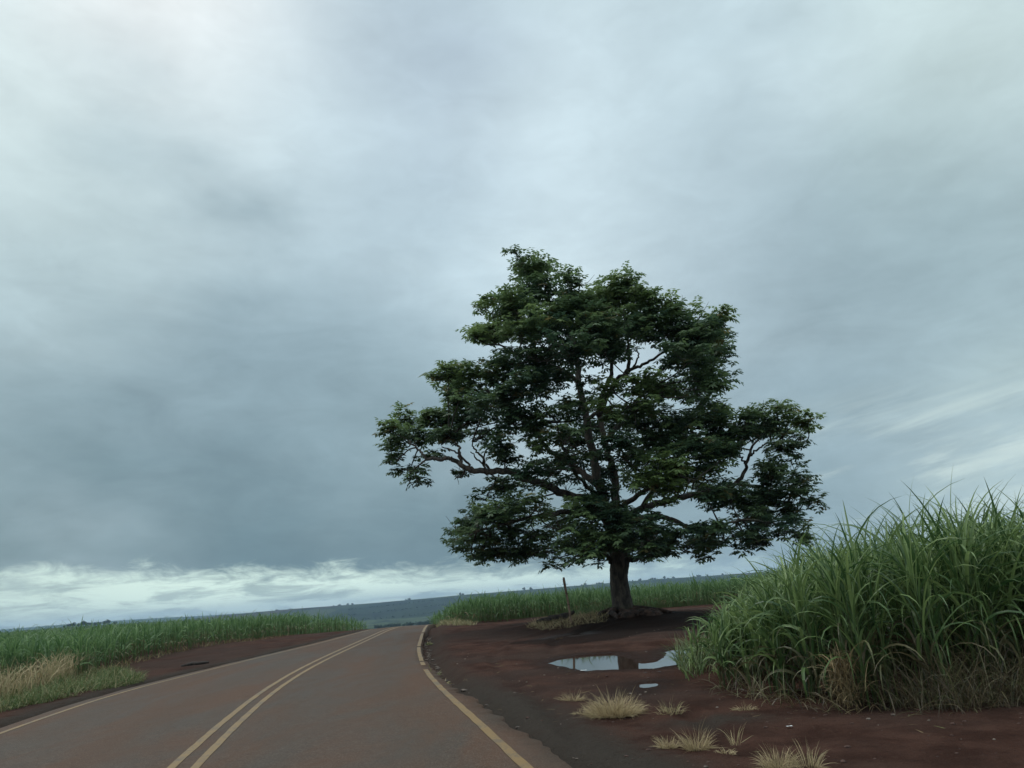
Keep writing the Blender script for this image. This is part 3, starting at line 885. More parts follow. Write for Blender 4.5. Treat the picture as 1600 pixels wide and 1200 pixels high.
# foliage clumps: pixel ellipse in the photograph, light or dark leaf
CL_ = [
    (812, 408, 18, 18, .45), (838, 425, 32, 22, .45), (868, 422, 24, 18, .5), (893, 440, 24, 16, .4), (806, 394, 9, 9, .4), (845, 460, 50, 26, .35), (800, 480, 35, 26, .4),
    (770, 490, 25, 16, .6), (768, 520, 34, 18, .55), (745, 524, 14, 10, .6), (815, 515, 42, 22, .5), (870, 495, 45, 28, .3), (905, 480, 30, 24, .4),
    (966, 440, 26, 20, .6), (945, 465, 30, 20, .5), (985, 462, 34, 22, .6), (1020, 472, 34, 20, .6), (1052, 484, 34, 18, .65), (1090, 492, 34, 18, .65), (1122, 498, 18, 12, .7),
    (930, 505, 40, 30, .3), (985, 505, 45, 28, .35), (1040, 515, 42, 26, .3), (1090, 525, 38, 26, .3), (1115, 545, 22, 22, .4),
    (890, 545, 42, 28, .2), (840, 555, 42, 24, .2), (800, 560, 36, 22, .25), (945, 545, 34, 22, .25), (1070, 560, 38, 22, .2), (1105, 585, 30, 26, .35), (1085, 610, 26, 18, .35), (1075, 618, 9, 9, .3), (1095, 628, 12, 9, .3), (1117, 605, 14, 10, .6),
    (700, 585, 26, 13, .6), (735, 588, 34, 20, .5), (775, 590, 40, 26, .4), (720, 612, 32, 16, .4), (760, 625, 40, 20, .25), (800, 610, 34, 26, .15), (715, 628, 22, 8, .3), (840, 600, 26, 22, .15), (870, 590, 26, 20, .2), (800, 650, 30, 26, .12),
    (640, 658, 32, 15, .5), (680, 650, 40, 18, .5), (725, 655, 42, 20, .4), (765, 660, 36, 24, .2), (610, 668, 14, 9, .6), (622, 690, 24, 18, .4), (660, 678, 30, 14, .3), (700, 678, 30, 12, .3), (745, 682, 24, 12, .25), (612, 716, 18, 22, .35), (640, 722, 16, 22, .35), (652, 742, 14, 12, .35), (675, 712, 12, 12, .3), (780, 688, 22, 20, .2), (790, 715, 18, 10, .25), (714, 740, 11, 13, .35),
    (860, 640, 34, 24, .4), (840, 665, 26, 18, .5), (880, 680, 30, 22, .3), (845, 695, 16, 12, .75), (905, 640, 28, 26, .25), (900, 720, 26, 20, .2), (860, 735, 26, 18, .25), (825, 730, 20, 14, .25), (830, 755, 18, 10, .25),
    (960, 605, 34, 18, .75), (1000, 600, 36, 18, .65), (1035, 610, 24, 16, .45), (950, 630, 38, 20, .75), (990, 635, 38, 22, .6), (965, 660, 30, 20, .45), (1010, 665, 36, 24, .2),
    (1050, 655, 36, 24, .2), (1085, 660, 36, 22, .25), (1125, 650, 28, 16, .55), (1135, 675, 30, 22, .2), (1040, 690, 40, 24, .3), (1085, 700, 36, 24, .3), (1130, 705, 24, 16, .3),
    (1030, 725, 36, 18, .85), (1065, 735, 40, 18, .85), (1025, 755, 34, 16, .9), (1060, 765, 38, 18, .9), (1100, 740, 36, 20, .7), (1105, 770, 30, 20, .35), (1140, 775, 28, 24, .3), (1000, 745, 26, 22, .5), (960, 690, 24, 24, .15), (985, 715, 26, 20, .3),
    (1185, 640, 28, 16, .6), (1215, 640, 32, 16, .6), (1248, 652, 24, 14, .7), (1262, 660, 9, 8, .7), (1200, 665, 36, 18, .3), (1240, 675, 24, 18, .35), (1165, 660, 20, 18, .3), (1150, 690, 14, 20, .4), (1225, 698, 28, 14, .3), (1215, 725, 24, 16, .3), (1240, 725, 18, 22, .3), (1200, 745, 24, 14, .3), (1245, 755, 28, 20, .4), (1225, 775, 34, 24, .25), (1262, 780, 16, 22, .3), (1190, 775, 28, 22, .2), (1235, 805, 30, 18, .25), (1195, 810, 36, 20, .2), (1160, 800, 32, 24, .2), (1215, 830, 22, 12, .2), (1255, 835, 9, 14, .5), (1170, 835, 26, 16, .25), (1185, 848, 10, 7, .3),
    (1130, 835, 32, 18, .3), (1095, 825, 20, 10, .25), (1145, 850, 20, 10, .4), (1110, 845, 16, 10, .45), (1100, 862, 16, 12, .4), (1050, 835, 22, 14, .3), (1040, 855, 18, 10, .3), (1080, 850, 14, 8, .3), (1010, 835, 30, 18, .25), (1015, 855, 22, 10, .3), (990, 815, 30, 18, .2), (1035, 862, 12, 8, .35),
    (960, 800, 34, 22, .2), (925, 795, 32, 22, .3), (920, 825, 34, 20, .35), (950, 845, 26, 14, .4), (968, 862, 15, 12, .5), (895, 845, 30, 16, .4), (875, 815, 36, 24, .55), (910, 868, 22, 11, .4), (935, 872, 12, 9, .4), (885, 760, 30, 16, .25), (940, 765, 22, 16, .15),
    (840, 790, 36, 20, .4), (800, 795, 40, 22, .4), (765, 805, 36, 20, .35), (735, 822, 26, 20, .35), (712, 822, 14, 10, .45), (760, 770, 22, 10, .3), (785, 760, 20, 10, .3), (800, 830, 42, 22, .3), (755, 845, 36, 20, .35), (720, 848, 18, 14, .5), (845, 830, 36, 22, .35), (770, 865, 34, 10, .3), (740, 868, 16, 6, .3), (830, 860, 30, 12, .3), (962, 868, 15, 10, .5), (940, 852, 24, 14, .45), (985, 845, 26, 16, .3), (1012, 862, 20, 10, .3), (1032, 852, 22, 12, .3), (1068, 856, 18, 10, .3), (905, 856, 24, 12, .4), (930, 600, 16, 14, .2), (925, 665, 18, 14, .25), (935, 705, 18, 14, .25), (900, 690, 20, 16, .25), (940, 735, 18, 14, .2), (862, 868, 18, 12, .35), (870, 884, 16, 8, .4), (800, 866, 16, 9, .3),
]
CX0 = TREE[0]
cent = []; axes = []; tone = []
for px, py, rx, ry, tn in CL_:
    X = tp(px, py)[0]
    h = 1 - min(1, abs(px - 945) / 345) ** 2
    topf = 1 - .55 * np.clip((560 - py) / 180, 0, 1)
    D = max(.8, 5.2 * math.sqrt(max(h, 0)) * topf)
    reps = 2 if h > .45 and rx > 18 and tn < .6 else 1
    for k in range(reps):
        if tn >= .6: dep = -.75 * D
        elif reps == 1: dep = rng.uniform(-.55, .55) * D
        else: dep = (-1 if k == 0 else 1) * rng.uniform(.25, .95) * D
        if k == 1 and rng.random() < .42: continue
        s = (TY + .8 * dep) / TY
        cent.append(tp(px, py, dep)); axes.append(np.array([rx * PXM * s, .8 * max(rx, ry) * PXM * s, ry * PXM * s])); tone.append(tn)
cent = np.array(cent); axes = np.array(axes); tone = np.array(tone)

# twigs: from each clump to the skeleton, and forks inside the clump
tw = Bag(); ros_c = []; ros_o = []; ros_t = []
for c, a, tn in zip(cent, axes, tone):
    d = np.linalg.norm((SKEL - c) * [1, .8, 1.15], axis=1) + 1.3 * np.maximum(0, SKEL[:, 2] - c[2])
    s0 = SKEL[np.argmin(d)]
    mid = (s0 + c) / 2 + rng.normal(0, .15, 3) + [0, 0, -.08]
    low = c - [0, 0, a[2] * .5]
    paths = [(catmull([s0, mid, low], 5), [.034, .015])]
    for k in range(6):
        e = c + a * rng.normal(0, .55, 3) + [0, 0, .05]
        paths.append((catmull([low, (low + e) / 2 + rng.normal(0, .08, 3), e], 3), [.013, .005]))
    for pth, rad in paths:
        V, F, C = tube(pth, rad, 5)
        tw.V.append(V); tw.T.append(np.zeros((len(V), 3))); tw.F.setdefault(4, []).append(F + tw.n); tw.F.setdefault(3, []).append(C + tw.n); tw.n += len(V)
    area = a[0] * a[1] + a[0] * a[2] + a[1] * a[2]
    n = int(np.clip(area * 23, 10, 75))
    v = rng.normal(0, 1, (n, 3)); v /= np.linalg.norm(v, axis=1)[:, None]
    rr = rng.random(n) ** (1 / 2.2) * (1 + .22 * (rng.random(n) - .3))
    # uneven outline: lobes pushed out or in by direction
    rr *= 1 + .38 * np.sin(3.1 * v[:, 0] * 2 + c[0] * 3) * np.cos(2.7 * v[:, 2] * 2 + c[2] * 5)
    rr = np.where(rng.random(n) < .12, rng.uniform(1.05, 1.4, n), rr)
    p = c + v * a * rr[:, None]
    keep = vnoise(p[:, 0] * 2.0 + 50, p[:, 2] * 2.3 + p[:, 1] * 1.7 + 90, 13) > .37
    p = p[keep]; v = v[keep]
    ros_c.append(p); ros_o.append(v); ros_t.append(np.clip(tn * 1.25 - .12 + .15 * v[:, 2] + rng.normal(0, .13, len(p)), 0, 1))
tw.build('twigs', M_BARK, tree)
# a few bare twigs hanging at the left end
bt = []
for pts in ([(640, 735, -2), (640, 752, -2), (634, 766, -2)], [(640, 752, -2), (648, 765, -1.9)], [(646, 742, -2), (652, 752, -2), (648, 759, -2)], [(628, 738, -2), (622, 746, -2)]):
    bt.append((catmull(np.array([tp(*p) for p in pts]), 4), [.02, .008]))
part_tubes('bare_twig', bt, M_BARK, tree, 5, 0)

rc = np.concatenate(ros_c); ro = np.concatenate(ros_o); rt = np.concatenate(ros_t)
NL = 6
base = np.repeat(rc, NL, 0)
n = len(base)
az0 = np.arctan2(ro[:, 0], ro[:, 1])
laz = np.repeat(az0, NL) + np.tile(np.arange(NL) * 2 * np.pi / NL, len(rc)) + rng.normal(0, .5, n)
ltilt = rng.uniform(.6, 1.5, n); ldroop = rng.uniform(.5, 1.5, n)
llen = rng.uniform(.30, .58, n)
# spine
segs = 4
t_ = np.linspace(0, 1, segs + 1)
th = ltilt[:, None] + ldroop[:, None] * t_[None]
ds = llen[:, None] / segs
thm = .5 * (th[:, 1:] + th[:, :-1])
hx = np.concatenate([np.zeros((n, 1)), np.cumsum(np.sin(thm) * ds, 1)], 1); hz = np.concatenate([np.zeros((n, 1)), np.cumsum(np.cos(thm) * ds, 1)], 1)
dx, dy = np.sin(laz), np.cos(laz)
SP = np.stack([base[:, :1] + hx * dx[:, None], base[:, 1:2] + hx * dy[:, None], base[:, 2:] + hz], -1)
side = np.stack([dy, -dx, np.zeros(n)], -1)
quads = []
ltone = np.repeat(rt, NL) + rng.normal(0, .08, n)
for k in (1, 2, 3):
    p = SP[:, k]; fw = SP[:, k + 1] - SP[:, k]; fw /= np.linalg.norm(fw, axis=1)[:, None]
    for sg in (-1, 1):
        ll_ = (.185 - .02 * abs(k - 2)) * rng.uniform(.8, 1.2, n)[:, None]
        sdn = sg * side + [0, 0, -.35] + rng.normal(0, .15, (n, 3))
        tip = p + (sdn + .45 * fw) * ll_
        m1 = p + (.5 * sdn + .55 * fw) * ll_; m2 = p + (.5 * sdn - .08 * fw) * ll_
        quads.append(np.stack([p, m2, tip, m1], 1))
p = SP[:, 3]; q = SP[:, 4]; fw = (q - p)
quads.append(np.stack([p, p + .6 * fw + side * .045, q + .5 * fw, p + .6 * fw - side * .045], 1))
Q = np.stack(quads, 1)          # n,7,4,3
V = Q.reshape(-1, 3)
F = np.arange(len(V)).reshape(-1, 4)
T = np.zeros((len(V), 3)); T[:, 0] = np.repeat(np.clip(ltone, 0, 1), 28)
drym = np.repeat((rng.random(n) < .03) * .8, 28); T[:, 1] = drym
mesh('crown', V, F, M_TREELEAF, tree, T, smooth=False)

# exposed roots and held soil at the foot
rb = []
for ang, ln, r, zz in [(-2.6, 1.3, .12, .05), (-2.0, 1.7, .17, .0), (-1.4, 1.5, .15, .0), (-.8, 1.5, .16, .05), (-.3, 1.9, .18, .12), (.15, 1.7, .15, .1), (.7, 1.3, .12, .05), (2.6, 1.4, .14, .05), (-2.3, 1.2, .1, .02), (-1.1, 1.3, .1, .05)]:
    P = []
    for f in np.linspace(.12, 1, 6):
        x = math.cos(ang + .25 * math.sin(4 * f + ang)) * ln * f; y = math.sin(ang + .25 * math.sin(4 * f + ang)) * ln * f
        z = float(gz(x + TREE[0], y + TY)[0]) - TL[2]
        P.append([x, y, z + .10 * (1 - f) + zz * .4 * (1 - f) + r * .12])
    rb.append((catmull(P, 4), [r * .8, r * .65, r * .5, r * .25]))
part_tubes('roots', rb, M_ROOT, tree, 9, .06)

# low ledge of rubble and earth held by the roots, running out to the right of the trunk
lb = Bag()


def lump(c, r, seed, sq=(1, 1, .7), n=12):
    th = np.linspace(0, np.pi, n // 2 + 2)[:, None]; ph = (np.arange(n) / n * 2 * np.pi)[None]
    D = np.stack([np.sin(th) * np.cos(ph), np.sin(th) * np.sin(ph), np.cos(th) + 0 * ph], -1)
    k = 1 + .5 * fbm(D[..., 0] * 1.7 + seed * 3.1 + D[..., 2], D[..., 1] * 1.7 + seed * 7.7, seed, 3)
    V = np.asarray(c) + D * k[..., None] * r * np.asarray(sq)
    m = V.shape[0]
    i = np.arange(m - 1)[:, None] * n; j = np.arange(n)[None]; kk = (j + 1) % n
    F = np.stack([i + j, i + n + j, i + n + kk, i + kk], -1).reshape(-1, 4)
    return V.reshape(-1, 3), F


for k in range(95):
    f = rng.random()
    px = 936 + 92 * f
    ytop = np.interp(px, [936, 950, 965, 990, 1015, 1030], [980, 969, 961, 955, 951, 954])
    ybot = np.interp(px, [936, 970, 1000, 1030], [986, 984, 975, 964])
    py = ytop + (ybot - ytop) * rng.random()
    w = on_plane(px, py, TY - 1.15 + rng.uniform(-.3, .3))
    r = rng.uniform(.08, .19)
    V, F = lump([w[0], w[1], w[2] - r * .4], r, k + 3, (1.35, 1, .8))
    lb.add(V, F)
led = lb.build('earth_bank', M_ROOT)
tag(led, 'dark crumbling bank of earth and root lumps at the foot of the tree', 'earth bank', kind='thing')


# ------------------------------------------------------------------ sugar cane
def sample(poly, n, wfun=None):
    poly = np.asarray(poly); lo, hi = poly.min(0), poly.max(0); out = []
    tot = 0
    while tot < n:
        p = rng.uniform(lo, hi, (n * 3, 2)); p = p[inpoly(p[:, 0], p[:, 1], poly)]
        if wfun is not None: p = p[rng.random(len(p)) < wfun(p)]
        out.append(p); tot += len(p)
    return np.concatenate(out)[:n]


def cane_stand(name, label, poly, n, hfun, wfun, leaves, wid, mat, segs, edge_dry=.35, fold=.0, llen=(.75, 1.25), stool=0):
    p = sample(poly, n, wfun)
    if stool:
        cen = p[rng.permutation(n)[:n // stool]]
        p = cen[np.arange(n) % len(cen)] + rng.normal(0, .11, (n, 2))
    z = gz(p[:, 0], p[:, 1]); H = hfun(p) * rng.uniform(.85, 1.1, n)
    de = -sdist(p[:, 0], p[:, 1], poly)
    bag = Bag()
    root = np.c_[p, z]
    lean_az = rng.uniform(0, 2 * np.pi, n); lean = np.abs(rng.normal(0, .075, n))
    # plants on the rim lean outwards
    stalk = H * .62
    V, F, T = blades(root, lean_az, lean, stalk, wid * .8, .06, 3, 0, 1.2, None, np.c_[rng.random(n) * .5, rng.random(n) * .6], 6)
    bag.add(V, F, T)
    V, F, T = blades(root, lean_az + 1.57, lean * .3, stalk, wid * .8, .06, 3, 0, 1.2, None, np.c_[rng.random(n) * .5, rng.random(n) * .6], 6)
    bag.add(V, F, T)
    for k in range(leaves):
        f = (k + .5) / leaves
        hgt = stalk * np.clip(.18 + .85 * f + rng.normal(0, .05, n), .05, 1.02)
        b0 = root + np.stack([np.sin(lean_az) * np.sin(lean) * hgt, np.cos(lean_az) * np.sin(lean) * hgt, hgt], -1)
        az = lean_az + k * 2.6 + rng.normal(0, .6, n)
        L = rng.uniform(*llen, n) * H / 2.0 * (.8 + .35 * f)
        tilt = rng.uniform(.15, .75, n) * (1.2 - .75 * f)
        droop = rng.uniform(.7, 2.9, n) * (1.2 - .45 * f)
        w = wid * rng.uniform(.55, 1.35, n); droop = np.where(rng.random(n) < .14, droop + 1.1, droop)
        dryp = edge_dry * np.clip(1.25 - 3.2 * f, 0, 1) * np.clip(1.5 - de * .6, .2, 1)
        dry = (rng.random(n) < dryp) * rng.uniform(.6, 1, n)
        droop = np.where(dry > 0, droop + .6, droop)
        V, F, T = blades(b0, az, tilt, L, w, droop, segs, fold, 1.5, None, np.c_[rng.random(n) ** 1.3, dry])
        bag.add(V, F, T)
    # upright spindle leaves with the tips that make the skyline
    for k in range(2):
        b0 = root + np.c_[np.zeros((n, 2)), stalk * .85]
        V, F, T = blades(b0, rng.uniform(0, 6.28, n), rng.uniform(.03, .22, n), H * rng.uniform(.30, .54, n), wid * .85, rng.uniform(.1, .95, n), segs, fold, 2.2, None, np.c_[rng.random(n), 0 * H])
        bag.add(V, F, T)
    o = bag.build(name, mat, smooth=False)
    return tag(o, label, 'sugar cane', kind='stuff')


CANE_R = [at(*p) for p in [(1084, 1047), (1098, 1065), (1143, 1083), (1220, 1100), (1300, 1106), (1450, 1104), (1600, 1088)]] + \
         [np.array([9.5, 9.6]), np.array([13.5, 11]), np.array([13.5, 22]), np.array([6.2, 22]), np.array([4.9, 18.6]), np.array([4.0, 16.0])]
_edge_l = np.array([CANE_R[0], CANE_R[1], CANE_R[2]])


def hR(p):
    u = p[:, 0] / p[:, 1]
    return np.interp(u, [.16, .22, .27, .33, .40, .48, .6, .8], [.62, .95, 1.27, 1.66, 1.90, 1.98, 2.05, 2.1]) * np.interp(p[:, 1], [8.5, 12, 22], [1, 1.0, .86])


cane_stand('sugar_cane', 'tall green sugar cane with arching leaves beside the puddle', CANE_R, 2000, hR,
           lambda p: np.clip(1.6 - .16 * np.maximum(0, p[:, 1] - 8.5 - .25 * np.maximum(0, 4 - p[:, 0])), .18, 1), 9, .035, M_CANE, 8, .95, .16, stool=6)

LEFT_F = [(-75, 22), (-21, 19), (-12.0, 21.5), (-12.9, 26), (-13.2, 31), (-12.8, 35), (-12.1, 40), (-11.9, 50), (-14.0, 70), (-40, 110), (-160, 120), (-160, 45)]


def hL(p):
    return np.full(len(p), 1.17) + .12 * fbm(p[:, 0] / 5, p[:, 1] / 5, 81, 3)


cane_stand('sugar_cane', 'field of young green sugar cane along the far side of the road', LEFT_F, 20000, hL,
           lambda p: np.clip((22 / np.hypot(p[:, 0], p[:, 1])) ** 1.9, 0, 1), 5, .038, M_FIELD, 4, .5, 0, (.8, 1.3))

BACK_F = [at(700, 974), at(742, 973), at(770, 972), at(800, 970), at(845, 964), at(900, 962), np.array([4.2, 39.8]), np.array([7.5, 40.5]), np.array([9.3, 39]), np.array([10.6, 36.5]),
          np.array([16, 34]), np.array([50, 33]), np.array([90, 60]), np.array([90, 100]), np.array([-2, 75]), np.array([-6.5, 52])]
BACK_F = [np.asarray(q) for q in BACK_F]


def hB(p):
    return (1.22 + .12 * fbm(p[:, 0] / 4, p[:, 1] / 4, 83, 3)) * np.clip(.72 + .09 * (p[:, 0] + 6.5), .55, 1.08)


cane_stand('sugar_cane', 'green sugar cane field stretching behind the tree and wooden post', BACK_F, 15000, hB,
           lambda p: np.clip((38 / np.hypot(p[:, 0], p[:, 1])) ** 2.6, 0, 1), 5, .038, M_FIELD, 4, .35, 0, (.8, 1.3))


# ------------------------------------------------------------------ dry grass, weeds
def tuft(name, label, px, py, wpx, hpx, n, dry=1.0, group='dry grass tufts on the dirt', cat='grass tuft', upright=.5, mat=None, wid=.0035):
    g0 = at(px, py); z = float(gz(*g0)[0]); k = g0[1] / FPX
    W = wpx * k; H = hpx * k
    r = np.sqrt(rng.random(n)) * W * .36; a = rng.uniform(0, 6.28, n)
    bx = g0[0] + r * np.sin(a); by = g0[1] + r * np.cos(a) * .8
    b0 = np.c_[bx, by, gz(bx, by) - .01]
    L = H * rng.uniform(.35, 1.15, n) * np.where(rng.random(n) < .06, 1.2, 1) * (1.08 - .45 * r / (W * .36 + 1e-6))
    tilt = np.abs(rng.normal(0, 1, n)) * (.42 - .25 * upright) + r / (W * .36 + 1e-6) * (.55 - .4 * upright)
    dr = rng.uniform(.2, 1.5, n) * (1.3 - .6 * upright)
    flat = rng.random(n) < .16
    tilt = np.where(flat, rng.uniform(1.25, 1.5, n), tilt); dr = np.where(flat, rng.uniform(0, .15, n), dr)
    b0[:, 2] += np.where(flat, .018, 0)
    d = np.clip(dry + rng.normal(0, .14, n), 0, 1)
    loc = np.array([g0[0], g0[1], z])
    V, F, T = blades(b0, a + rng.normal(0, .5, n), tilt, L, wid * rng.uniform(.7, 1.5, n) * (1 + k * 40), dr, 5, 0, 1.5, rng.uniform(-1.5, 1.5, n), np.c_[rng.random(n), d])
    o = mesh(name, V, F, mat or M_STRAW, None, T, smooth=False, loc=loc)
    return tag(o, label, cat, group)


tuft('grass_tuft', 'biggest straw coloured grass tuft, rounded, on the red dirt before the puddle', 960, 1116, 94, 42, 1500, 1, upright=.25)
tuft('grass_tuft', 'small pale grass tuft just left of the biggest round tuft', 894, 1096, 44, 22, 170, 1, upright=.3)
tuft('grass_tuft', 'very small straw tuft low by the front left of the biggest tuft', 908, 1114, 24, 15, 70, 1, upright=.3)
tuft('grass_tuft', 'thin wispy brownish tuft just right of the biggest round tuft', 1047, 1114, 52, 26, 130, .8, upright=.3)
tuft('grass_tuft', 'low spiky straw tuft, left one of the adjoining pair on dark gravel', 1043, 1170, 38, 26, 170, 1, upright=.65)
tuft('grass_tuft', 'tall spiky straw tuft, right one of the adjoining pair on dark gravel', 1090, 1172, 46, 42, 260, 1, upright=.65)
tuft('grass_tuft', 'sparse tuft of a few upright bare stalks right of the spiky pair', 1149, 1162, 22, 42, 26, .95, upright=.8)
tuft('grass_tuft', 'low flattened straw tuft below the sparse upright stalks', 1136, 1180, 36, 16, 90, 1, upright=.2)
tuft('grass_tuft', 'ragged straw tuft cut by the bottom edge of the picture', 1216, 1203, 54, 42, 240, .95, upright=.55)
tuft('grass_tuft', 'thin tall stemmed tuft at the bottom edge beside the ragged tuft', 1264, 1204, 46, 50, 90, .9, upright=.6)
tuft('grass_tuft', 'flattened straw tuft lying close to the foot of the tall cane', 1164, 1109, 44, 15, 120, .95, upright=.15)
tuft('weed', 'pale green weed growing in the broken right edge of the road', 677, 1050, 14, 24, 70, .45, 'weeds on the broken road edge', 'weed', .7, wid=.012)
tuft('weed', 'yellowed weed beside the pale green one on the road edge', 691, 1058, 16, 14, 60, .75, 'weeds on the broken road edge', 'weed', .4, wid=.012)
tuft('weed', 'small green weed farthest along the broken road edge near the crest', 669, 1000, 10, 9, 40, .3, 'weeds on the broken road edge', 'weed', .5, wid=.012)

# dead cane trash hanging at the foot of the tall stand
dc = at(1328, 1110); bz = Bag()
n = 240
bx = dc[0] + rng.normal(0, .07, n); by = dc[1] + rng.normal(0, .06, n)
b0 = np.c_[bx, by, gz(bx, by) + rng.uniform(0, .45, n)]
V, F, T = blades(b0, rng.uniform(0, 6.28, n), rng.uniform(.05, .5, n), rng.uniform(.15, .38, n), .012, rng.uniform(.4, 2.6, n), 5, 0, 1.4, None, np.c_[rng.random(n), np.ones(n)])
o = mesh('dead_cane', V, F, M_TRASH, None, T, smooth=False, loc=np.array([dc[0], dc[1], float(gz(*dc)[0])]))
tag(o, 'clump of dead straw coloured cane leaves at the front of the tall cane', 'dead cane clump')


def strewn(name, label, poly, n, L, tilt, droop, w, dry, mat=M_STRAW, cat='grass', wfun=None, power=1.4):
    p = sample([np.asarray(q) for q in poly], n, wfun)
    b0 = np.c_[p, gz(p[:, 0], p[:, 1]) - .01]
    dd = np.clip(rng.normal(dry, .22, n), 0, 1)
    V, F, T = blades(b0, rng.uniform(0, 6.28, n), rng.uniform(*tilt, n), rng.uniform(*L, n), w * rng.uniform(.7, 1.3, n), rng.uniform(*droop, n), 5, 0, power, None, np.c_[rng.random(n), dd])
    o = mesh(name, V, F, mat, None, T, smooth=False)
    return tag(o, label, cat, kind='stuff')


FOOT = [at(*p) for p in [(1100, 1072), (1200, 1104), (1300, 1118), (1450, 1120), (1600, 1106)]] + [np.array([9, 9.2]), np.array([9, 10.4]), np.array([4, 9.6]), np.array([2.9, 11.5])]
strewn('dry_cane_litter', 'brown dead leaves tangled along the foot of the tall cane', FOOT, 1500, (.2, .6), (.1, 1.4), (.5, 2.2), .010, .97, M_CANE, cat='dry leaves')
rightgrass = [at(*p) for p in [(1390, 1108), (1450, 1112), (1520, 1116), (1600, 1104)]] + [np.array([7.5, 9.0]), np.array([7.5, 9.8]), np.array([4.0, 9.0])]
strewn('dry_grass', 'grey brown tangled dry grass in front of the tall cane', rightgrass, 1900, (.3, 1.0), (.1, .8), (.6, 2.0), .007, .97, M_CANE)
strewn('dry_grass', 'straw coloured dry grass around the foot of the wooden post', [at(*p) for p in [(822, 985), (850, 972), (885, 968), (925, 970), (955, 972), (948, 978), (900, 982), (850, 987)]], 2200, (.12, .34), (.2, 1.1), (.3, 1.6), .014, .85)
strewn('weeds', 'green weeds and leafy growth between the post and the tree', [at(*p) for p in [(895, 966), (930, 963), (957, 964), (958, 972), (925, 973), (898, 972)]], 900, (.2, .5), (.1, .8), (.3, 1.6), .03, .15, M_FIELD, 'weeds')
strewn('dry_grass', 'tall reddish straw grass with feathery heads on the road verge', [at(*p) for p in [(-60, 1100), (20, 1084), (70, 1068), (125, 1048), (140, 1046), (110, 1062), (40, 1092), (-40, 1112)]], 1050, (.3, 1.0), (.02, .5), (.6, 2.4), .017, .74, M_STRAW, power=2.5, wfun=lambda p: sstep(fbm(p[:, 0] / .9, p[:, 1] / .9, 95, 3), -.2, .12) + .05)
strewn('weeds', 'low yellow green weeds spreading along the left road verge', [at(*p) for p in [(-120, 1150), (20, 1108), (90, 1093), (160, 1080), (225, 1066), (200, 1052), (150, 1052), (90, 1068), (0, 1090), (-120, 1120)]], 8000, (.08, .42), (.1, 1.0), (.3, 1.6), .014, .16, M_STRAW, 'weeds', lambda p: sstep(fbm(p[:, 0] / 1.1, p[:, 1] / 1.1, 91, 3), -.14, .16) + .06)
strewn('grass', 'thin grass and weeds at the crest beside the road', [at(*p) for p in [(680, 975), (700, 972), (745, 976), (735, 979), (690, 977)]], 700, (.15, .4), (.1, .9), (.3, 1.5), .018, .55, M_STRAW)
strewn('grass', 'sparse dry grass fringe along the edge of the left cane field', [np.array(q) for q in [(-11.8, 21.3), (-12.6, 26), (-12.9, 31), (-12.5, 35), (-11.8, 40), (-12.2, 40), (-13.2, 35), (-13.6, 31), (-13.3, 26), (-12.4, 21)]], 520, (.1, .4), (.1, 1.0), (.3, 1.8), .016, .92, M_TRASH)
strewn('grass', 'thin green grass leaning over the right end of the puddle', [at(*p) for p in [(1055, 1040), (1080, 1020), (1130, 1010), (1150, 1020), (1105, 1050), (1075, 1062)]], 620, (.3, .75), (.05, .7), (.3, 1.5), .016, .25, M_CANE)

# ------------------------------------------------------------------ post, log, stones, scraps
top = on_plane(881, 902, 27.5); ft = on_plane(893, 975, 27.5)
fz = float(gz(ft[0], 27.5)[0])
post = empty('fence_post', (ft[0], 27.5, fz))
tag(post, 'leaning weathered brown wooden post standing at the edge of the cane', 'post')
a0 = np.array([0, 0, -.15]); a1 = top - np.array([ft[0], 27.5, fz])
pth = np.array([a0 + (a1 - a0) * f + np.array([.012 * math.sin(5 * f), 0, 0]) for f in np.linspace(0, 1, 14)])
V, F, C = tube(pth, np.interp(np.linspace(0, 1, 14), [0, .5, .93, 1], [.038, .038, .045, .037]), 8, .05)
b = Bag(); b.V = [V]; b.T = [np.zeros((len(V), 3))]; b.F = {4: [F], 3: [C]}; b.n = len(V)
b.build('shaft', M_POST, post, smooth=False)
for f in (.45, .68, .86):
    nb = Bag()
    q = a0 + (a1 - a0) * f
    V, F, C = tube([q + [-.09, -.03, .0], q + [-.0, -.07, .01], q + [.09, -.03, -.01]], [.006, .008, .006], 6)
    nb.V.append(V); nb.T.append(np.zeros((len(V), 3))); nb.F.setdefault(4, []).append(F + nb.n); nb.F.setdefault(3, []).append(C + nb.n); nb.n += len(V)
    nb.build('wire_tie', M_CHAR, post)

p = at(872, 979); z = float(gz(*p)[0])
V, F, C = tube(catmull([[p[0] - .75, p[1] + .1, z + .05], [p[0] - .25, p[1], z + .10], [p[0] + .25, p[1], z + .16], [p[0] + .62, p[1] + .1, z + .30]], 5), [.07, .13, .12, .05], 9, .12)
b = Bag(); b.V = [V]; b.T = [np.zeros((len(V), 3))]; b.F = {4: [F], 3: [C]}; b.n = len(V)
tag(b.build('log', M_CHAR, None), 'dark fallen log half sunk in the straw near the post', 'log')
p = at(303, 1040); z = float(gz(*p)[0])
V, F, C = tube(catmull([[p[0] - .3, p[1] - .15, z + .01], [p[0] - .05, p[1], z + .03], [p[0] + .3, p[1] + .3, z + .04]], 5), [.03, .06, .03], 8, .15)
b = Bag(); b.V = [V]; b.T = [np.zeros((len(V), 3))]; b.F = {4: [F], 3: [C]}; b.n = len(V)
tag(b.build('log', M_CHAR, None), 'dark lump of wood on the dirt strip beside the left road edge', 'log')

